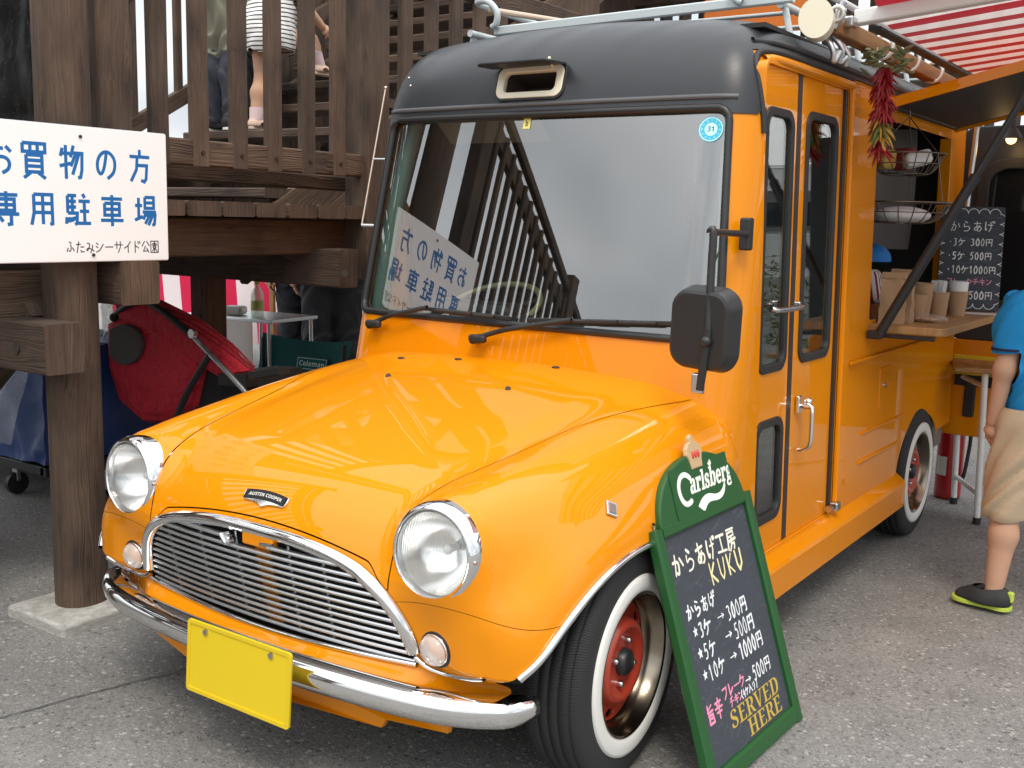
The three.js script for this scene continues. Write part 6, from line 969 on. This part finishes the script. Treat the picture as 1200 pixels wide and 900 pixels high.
function person(label, pos, turn, J, opt) {
  const P = thing('person', label, 'person', pos, turn, opt.group), s = opt.build ?? 1, b = [];
  const add = (n, a, c, ra, rc) => b.push([J[a], J[c], ra * s, rc * s, n]);
  add('torso', 'pelvis', 'chest', opt.hipR, opt.chestR); b.push([[J.sl[0] * 0.75, J.sl[1] - 0.05 * s, J.sl[2]], [J.sr[0] * 0.75, J.sr[1] - 0.05 * s, J.sr[2]], opt.chestR * 0.78 * s, opt.chestR * 0.78 * s, 'torso']);
  for (const sd of [-1, 1]) b.push([[J.pelvis[0] + sd * opt.hipR * 0.42, J.pelvis[1], J.pelvis[2]], [J.chest[0] + sd * opt.chestR * 0.5, J.chest[1], J.chest[2]], opt.hipR * 0.85 * s, opt.chestR * 0.85 * s, 'torso']); add('torso', 'chest', 'neck', opt.chestR * 0.8, 0.045); add('neck', 'neck', 'head', 0.044, 0.05);
  for (const q of ['l', 'r']) { b.push([J['h' + q], J['k' + q], opt.thigh[0], opt.thigh[1], 'thigh']); b.push([J['k' + q], [lerp(J['k' + q][0], J['a' + q][0], 0.32), lerp(J['k' + q][1], J['a' + q][1], 0.32), lerp(J['k' + q][2], J['a' + q][2], 0.32) - 0.008], opt.calf[0], opt.calf[0] * 1.06, 'calf']); b.push([[lerp(J['k' + q][0], J['a' + q][0], 0.32), lerp(J['k' + q][1], J['a' + q][1], 0.32), lerp(J['k' + q][2], J['a' + q][2], 0.32) - 0.008], J['a' + q], opt.calf[0] * 1.06, opt.calf[1], 'calf']); b.push([J['s' + q], J['e' + q], opt.arm[0], opt.arm[1], 'arm' + q]); b.push([J['e' + q], J['w' + q], opt.arm[1], opt.arm[2], 'fore' + q]); }
  if (opt.skirt) b.push([...opt.skirt, 'skirt']); const bf = b.filter((q) => q[4] !== 'skirt'), F = limbField(bf, 0.025), [lo, hi] = box3(bf, 0.03), geos = [netGeo(netSurface(F, lo, hi, 0.012))];
  for (const [q, side] of [['l', 1], ['r', -1]]) { const w = J['w' + q], e = J['e' + q], d = [w[0] - e[0], w[1] - e[1], w[2] - e[2]]; geos.push(handGeo(w, d, side, 0.012, opt.hand)); }
  const H = headGeo(J.head2, opt.headR, opt.headYaw ?? 0); geos.push(H.geo);
  mesh('body', merge(geos), skin, P);
  const hairF = (x, y, z) => H.F(x, y, z) - 0.012; const hn = netSurface(hairF, [J.head2[0] - 0.2, J.head2[1] - 0.2, J.head2[2] - 0.2], [J.head2[0] + 0.2, J.head2[1] + 0.2, J.head2[2] + 0.2], 0.008);
  mesh('hair', netGeo(cut(hn, (x, y, z) => { const [a, c, e] = H.T2(x, y, z), u = opt.headR; return Math.max(c - 0.42 * u - 0.25 * e + 0.12 * u * Math.sin(a * 150), -e - 0.02 * u - 0.4 * Math.max(0, -c - 0.55 * u)); })), hairMat, P);
  for (const sd of [-1, 1]) { const cy = Math.cos(opt.headYaw ?? 0), sy = Math.sin(opt.headYaw ?? 0), x = sd * 0.33 * opt.headR, z = 0.82 * opt.headR; mesh('eye', new THREE.SphereGeometry(0.09 * opt.headR, 10, 8).translate(J.head2[0] + x * cy + z * sy, J.head2[1] + 0.03 * opt.headR, J.head2[2] - x * sy + z * cy), hairMat, P); }
  for (const c of opt.clothes) { const bb = b.filter((q) => c.bones.includes(q[4])), fold = c.fold ?? 0.006, base = limbField(bb, c.k ?? 0.05, c.inflate), G = (x, y, z) => base(x, y, z) + fold * Math.sin(x * 38 + y * 21 + 4 * Math.sin(y * 17 + z * 23)) * Math.sin(z * 31 + y * 13), [l, h] = box3(bb, c.inflate + 0.05); mesh(c.name, netGeo(cut(netSurface(G, l, h, 0.012), ...c.keep), (x, y, z) => [Math.atan2(x, z) * 0.12, y]), c.mat, P); }
  return P;
}
const fabric = (r, g, b) => std(lin(r, g, b), 0.85, 0, { bumpMap: rep(grainTex, 3, 3), bumpScale: 0.002, envMapIntensity: 1 });
{
  // boy with his back half turned, cut by the picture's right edge
  const yaw = Math.atan2(-0.68, -0.73), base = U(1210, 712, 'y', 0);
  const J = { pelvis: [0, 0.66, 0], chest: [-0.012, 0.93, -0.005], neck: [-0.035, 1.07, 0.0], head: [-0.065, 1.13, 0.02], head2: [-0.09, 1.21, 0.045], sl: [0.145, 1.015, 0.0], sr: [-0.145, 1.015, 0], el: [0.185, 0.815, 0.0], er: [-0.18, 0.815, 0.03], wl: [0.178, 0.635, 0.045], wr: [-0.17, 0.64, 0.09], hl: [0.08, 0.62, 0], hr: [-0.08, 0.62, 0], kl: [0.125, 0.345, 0.012], kr: [-0.10, 0.345, 0.02], al: [0.16, 0.075, -0.015], ar: [-0.12, 0.075, 0.0] };
  const b = person('boy in blue T-shirt and beige shorts standing by the serving shelf', [base.x, 0, base.z], yaw, J, {
    hipR: 0.105, chestR: 0.098, thigh: [0.075, 0.048], calf: [0.041, 0.030], arm: [0.04, 0.031, 0.023], hand: 0.78, headR: 0.10, headYaw: 0.2,
    clothes: [
      { name: 'shirt', bones: ['torso', 'arml', 'armr'], inflate: 0.018, k: 0.05, fold: 0.009, mat: fabric(0.006, 0.24, 0.56), keep: [(x, y, z) => y - 0.605 - 0.008 * Math.sin(x * 20), (x, y, z) => Math.abs(x) > 0.168 ? y - 0.875 + (Math.abs(x) - 0.17) * 0.2 : 1, (x, y) => 1.075 - y] },
      { name: 'shorts', bones: ['torso', 'thigh'], inflate: 0.026, k: 0.045, fold: 0.011, mat: fabric(0.50, 0.385, 0.26), keep: [(x, y) => y - 0.318 - 0.01 * Math.sin(x * 30), (x, y) => 0.69 - y] },
      { name: 'sleeve_piping', bones: ['arml'], inflate: 0.0225, k: 0.03, fold: 0.004, mat: fabric(0.01, 0.012, 0.05), keep: [(x, y) => y - 0.876, (x, y) => 0.885 - y, (x) => x - 0.12] },
    ],
  });
  for (const q of ['l', 'r']) shoe(b, J['a' + q], q === 'l' ? 0.62 : -0.2, 0.2, std(lin(0.025, 0.028, 0.03), 0.75), std(lin(0.5, 0.62, 0.08), 0.6), 0.004, std(lin(0.32, 0.36, 0.12), 0.6));
}
{
  // child climbing the stairs in a striped top
  const stripes = new THREE.MeshStandardMaterial({ map: canvasTex(16, 256, (g) => { g.fillStyle = '#efeeea'; g.fillRect(0, 0, 16, 256); g.fillStyle = '#22232c'; for (let i = 0; i < 10; i++) g.fillRect(0, i * 25.6, 16, 7); }), roughness: 0.85 }); stripes.map.repeat.set(1, 4.6);
  const J = { pelvis: [0, 0.52, 0], chest: [0, 0.74, 0.04], neck: [0, 0.87, 0.06], head: [0, 0.92, 0.07], head2: [0, 1.0, 0.08], sl: [0.12, 0.83, 0.05], sr: [-0.12, 0.83, 0.05], el: [0.17, 0.66, 0.06], er: [-0.17, 0.66, 0.1], wl: [0.16, 0.56, 0.19], wr: [-0.16, 0.57, 0.24], hl: [0.055, 0.5, 0], hr: [-0.055, 0.5, 0.02], kl: [0.055, 0.27, 0.01], kr: [-0.06, 0.50, 0.24], al: [0.055, 0.06, -0.045], ar: [-0.07, 0.385, 0.30] };
  const g = person('child in black and white striped top climbing the timber stairs', [-2.70, 1.691, -2.06], Math.PI, J, {
    hipR: 0.085, chestR: 0.078, thigh: [0.06, 0.045], calf: [0.045, 0.03], arm: [0.034, 0.027, 0.02], hand: 0.65, headR: 0.095, skirt: [[0, 0.56, 0.01], [0, 0.45, 0.02], 0.088, 0.098],
    clothes: [{ name: 'striped_top', bones: ['torso', 'arml', 'armr', 'skirt'], inflate: 0.02, k: 0.07, fold: 0.006, mat: stripes, keep: [(x, y, z) => y - 0.415 - 0.012 * Math.sin(x * 40), (x, y) => Math.abs(x) > 0.155 ? y - 0.73 : 1, (x, y) => 0.88 - y] },
      { name: 'sock', bones: ['calf'], inflate: 0.006, k: 0.01, fold: 0, mat: std(lin(0.66, 0.5, 0.5), 0.9), keep: [(x, y) => (x > 0 ? 0.125 : 0.45) - y] }],
  });
  const sh = std(lin(0.6, 0.42, 0.33), 0.7), so = std(lin(0.6, 0.5, 0.38), 0.7); shoe(g, J.al, 0, 0.155, sh, so, 0.0); shoe(g, [J.ar[0], 0, J.ar[2]], 0, 0.155, sh, so, 0.32);
}
{
  const adult = (h, arms = 0.0) => { const k = h / 1.65; const q = { pelvis: [0, 0.88, 0], chest: [0, 1.22, 0], neck: [0, 1.40, 0], head: [0, 1.46, 0.01], head2: [0, 1.55, 0.02], sl: [0.18, 1.34, 0], sr: [-0.18, 1.34, 0], el: [0.235, 1.07, 0.0], er: [-0.235, 1.07, 0], wl: [0.23, 0.84, 0.06], wr: [-0.23, 0.84, 0.06], hl: [0.09, 0.86, 0], hr: [-0.09, 0.86, 0], kl: [0.095, 0.47, 0.02], kr: [-0.095, 0.47, 0.02], al: [0.1, 0.085, -0.02], ar: [-0.1, 0.085, -0.02] }; for (const n in q) q[n] = q[n].map((v) => v * k); return q; };
  const dims = { hipR: 0.14, chestR: 0.125, thigh: [0.095, 0.062], calf: [0.06, 0.042], arm: [0.05, 0.04, 0.03], hand: 1, headR: 0.105 };
  const wear = (top, bottom, hem, k = 1) => [{ name: 'top', bones: ['torso', 'arml', 'armr'], inflate: 0.02, k: 0.06, fold: 0.008, mat: top, keep: [(x, y) => y - hem, (x, y) => Math.abs(x) > 0.208 * k ? y - 1.14 * k : 1, (x, y) => 1.405 * k - y] }, { name: 'trousers', bones: ['torso', 'thigh', 'calf'], inflate: 0.022, k: 0.04, fold: 0.008, mat: bottom, keep: [(x, y) => 0.98 * k - y, (x, y) => y - 0.05] }];
  const grey = std(lin(0.02, 0.02, 0.022), 0.7);
  // adult ahead of the child, olive top over dark jeans
  { const J = adult(1.58); J.pelvis[2] = 0.02; J.chest[2] = 0.13; J.neck[2] = 0.2; J.head[2] = 0.23; J.head2[2] = 0.26; for (const n of ['sl', 'sr', 'el', 'er', 'wl', 'wr']) J[n][2] += 0.17;
    const p = person('adult in olive top and dark jeans beside the child on the stairs', [-3.05, 1.691, -2.06], Math.PI, J, { ...dims, clothes: [...wear(fabric(0.2, 0.19, 0.14), fabric(0.03, 0.036, 0.05), 0.50, 0.96), { name: 'tunic', bones: ['torso', 'thigh'], inflate: 0.035, k: 0.06, fold: 0.012, mat: fabric(0.2, 0.19, 0.14), keep: [(x, y) => y - 0.30, (x, y) => 0.98 - y] }] }); shoe(p, J.al, 0, 0.25, grey, M.white, 0); shoe(p, J.ar, 0, 0.25, grey, M.white, 0); }
  [[-3.55, -3.15, 1.66, 0.6, 'adult in black standing beyond the camp chair, facing the wooden rack'], [-3.1, -2.95, 1.7, -2.2, 'adult in black standing between the camp chair and the van']].forEach(([x, z, h, t, l]) => { const J = adult(h); const p = person(l, [x, 0, z], t, J, { ...dims, clothes: wear(fabric(0.012, 0.012, 0.014), fabric(0.012, 0.012, 0.016), 0.82, h / 1.65), group: 'people in black beyond the landing' }); for (const q of ['l', 'r']) shoe(p, J['a' + q], 0, 0.25, grey, M.white, 0.002); });
}
// ---------- off to the side: what the door glass mirrors ----------
{
  const sh = thing('white_shed', 'white boarded shed across the car park from the van', 'shed', [6.4, 0, -9.6], 1.0), wb = std(lin(0.62, 0.63, 0.62), 0.7);
  for (let i = 0; i < 11; i++) mesh('cladding_board', T(new THREE.BoxGeometry(0.05, 0.255, 9), 0, 0.95 + i * 0.26, 0), wb, sh);
  mesh('roof', T(new THREE.BoxGeometry(3.4, 0.15, 9.6), 0.8, 3.9, 0), std(lin(0.12, 0.11, 0.1), 0.8), sh);
  mesh('plinth', T(new THREE.BoxGeometry(0.3, 0.82, 9.2), 0.1, 0.41, 0), concrete, sh);
  mesh('door', T(new THREE.BoxGeometry(0.06, 2.0, 1.0), -0.05, 1.0, 2.2), std(lin(0.25, 0.2, 0.15), 0.6), sh);
  for (const z of [-2.6, -0.4]) { const w = part('window', sh); mesh('frame', T(new THREE.BoxGeometry(0.08, 1.0, 1.5), -0.03, 1.9, z), std(lin(0.2, 0.2, 0.2), 0.5), w); mesh('pane', T(new THREE.BoxGeometry(0.02, 0.9, 1.4), -0.08, 1.9, z), std(lin(0.03, 0.035, 0.04), 0.05), w); }
}
// ---------- small work lamp at the rear door ----------
{
  const q = U(1185, 163, 'z', -2.98), l = thing('work_lamp', 'small warm work lamp glowing above the open rear door', 'lamp', [q.x, q.y, q.z]);
  mesh('shade', lathe([[0.012, 0.05], [0.02, 0.045], [0.05, 0.0]], 24), M.rubber, l);
  mesh('bulb', new THREE.SphereGeometry(0.022, 14, 10).translate(0, 0.0, 0), new THREE.MeshStandardMaterial({ color: 0x000000, emissive: lin(1, 0.62, 0.22), emissiveIntensity: 3 }), l);
  mesh('arm', tube([[0, 0.05, 0], [0, 0.12, -0.02], [-0.05, 0.16, -0.06]], 0.006, 14, 6), M.rubber, l);
  const p = new THREE.PointLight(lin(1, 0.62, 0.25), 0.015); p.position.set(0, -0.045, 0.02); p.castShadow = true; l.add(p);
}
{
  const r = rng(91), lf = [lin(0.06, 0.10, 0.03), lin(0.09, 0.13, 0.04)].map((c) => std(c, 0.7));
  for (let i = 0; i < 6; i++) {
    const t = thing('hedge_shrub', ['first green shrub at the far end of the row before the white shed', 'second shrub of the row, lighter green, before the shed windows', 'third shrub of the row, dark green, before the white shed', 'fourth shrub of the row, lighter green, between shed windows and door', 'fifth shrub of the row, dark green, beside the shed door', 'last shrub of the row, lighter green, past the shed door'][i], 'shrub', [5.3 + (i - 2.5) * 1.1, 0, -8.2 - (2.5 - i) * 0.72], 0, 'shrubs before the white shed');
    const pos = []; for (let k = 0; k < 900; k++) { const a = r() * 6.283, e = Math.acos(2 * r() - 1), q = 0.35 + 0.3 * Math.cbrt(r()), c = V(q * Math.sin(e) * Math.cos(a), 0.62 + q * 0.85 * Math.cos(e), q * Math.sin(e) * Math.sin(a)), u = V(r() - 0.5, r() - 0.5, r() - 0.5).normalize().multiplyScalar(0.05), v = V(r() - 0.5, r() - 0.5, r() - 0.5).normalize().multiplyScalar(0.03); for (const p of [c.clone().sub(u), c.clone().add(v), c.clone().add(u)]) pos.push(p.x, Math.max(0.03, p.y), p.z); }
    const g = new THREE.BufferGeometry(); g.setAttribute('position', new THREE.Float32BufferAttribute(pos, 3)); g.computeVertexNormals(); mesh('crown', g, lf[i % 2], t); mesh('trunk', rod([0, 0, 0], [0, 0.6, 0], 0.035, 8, 0.02), wood[0], t);
  }
}
for (const [i, [x, z]] of [[2.9, -6.2], [4.6, -5.2]].entries()) {
  const t = thing('market_tent', ['white canopy tent with cloth covered table, nearer the shed corner', 'white canopy tent with blue crates, further along the car park'][i], 'tent', [x, 0, z], 0.9, 'white tents across the car park');
  for (const a of [-0.9, 0.9]) for (const b of [-0.9, 0.9]) mesh('pole', rod([a, 0, b], [a, 1.75, b], 0.02, 8), M.white, t);
  mesh('roof', new THREE.CylinderGeometry(0.06, 1.4, 0.6, 4, 1).rotateY(Math.PI / 4).translate(0, 2.05, 0), std(lin(0.75, 0.75, 0.76), 0.8), t);
  mesh('valance', new THREE.CylinderGeometry(1.39, 1.39, 0.18, 4, 1, true).rotateY(Math.PI / 4).translate(0, 1.68, 0), std(i ? lin(0.6, 0.08, 0.07) : lin(0.7, 0.7, 0.7), 0.8), t);
  mesh('table', rbox(1.5, 0.72, 0.6, 0.02).translate(0, 0.36, 0.5), std(i ? lin(0.05, 0.16, 0.4) : lin(0.68, 0.66, 0.62), 0.8), t);
}
renderer.render(scene, camera);
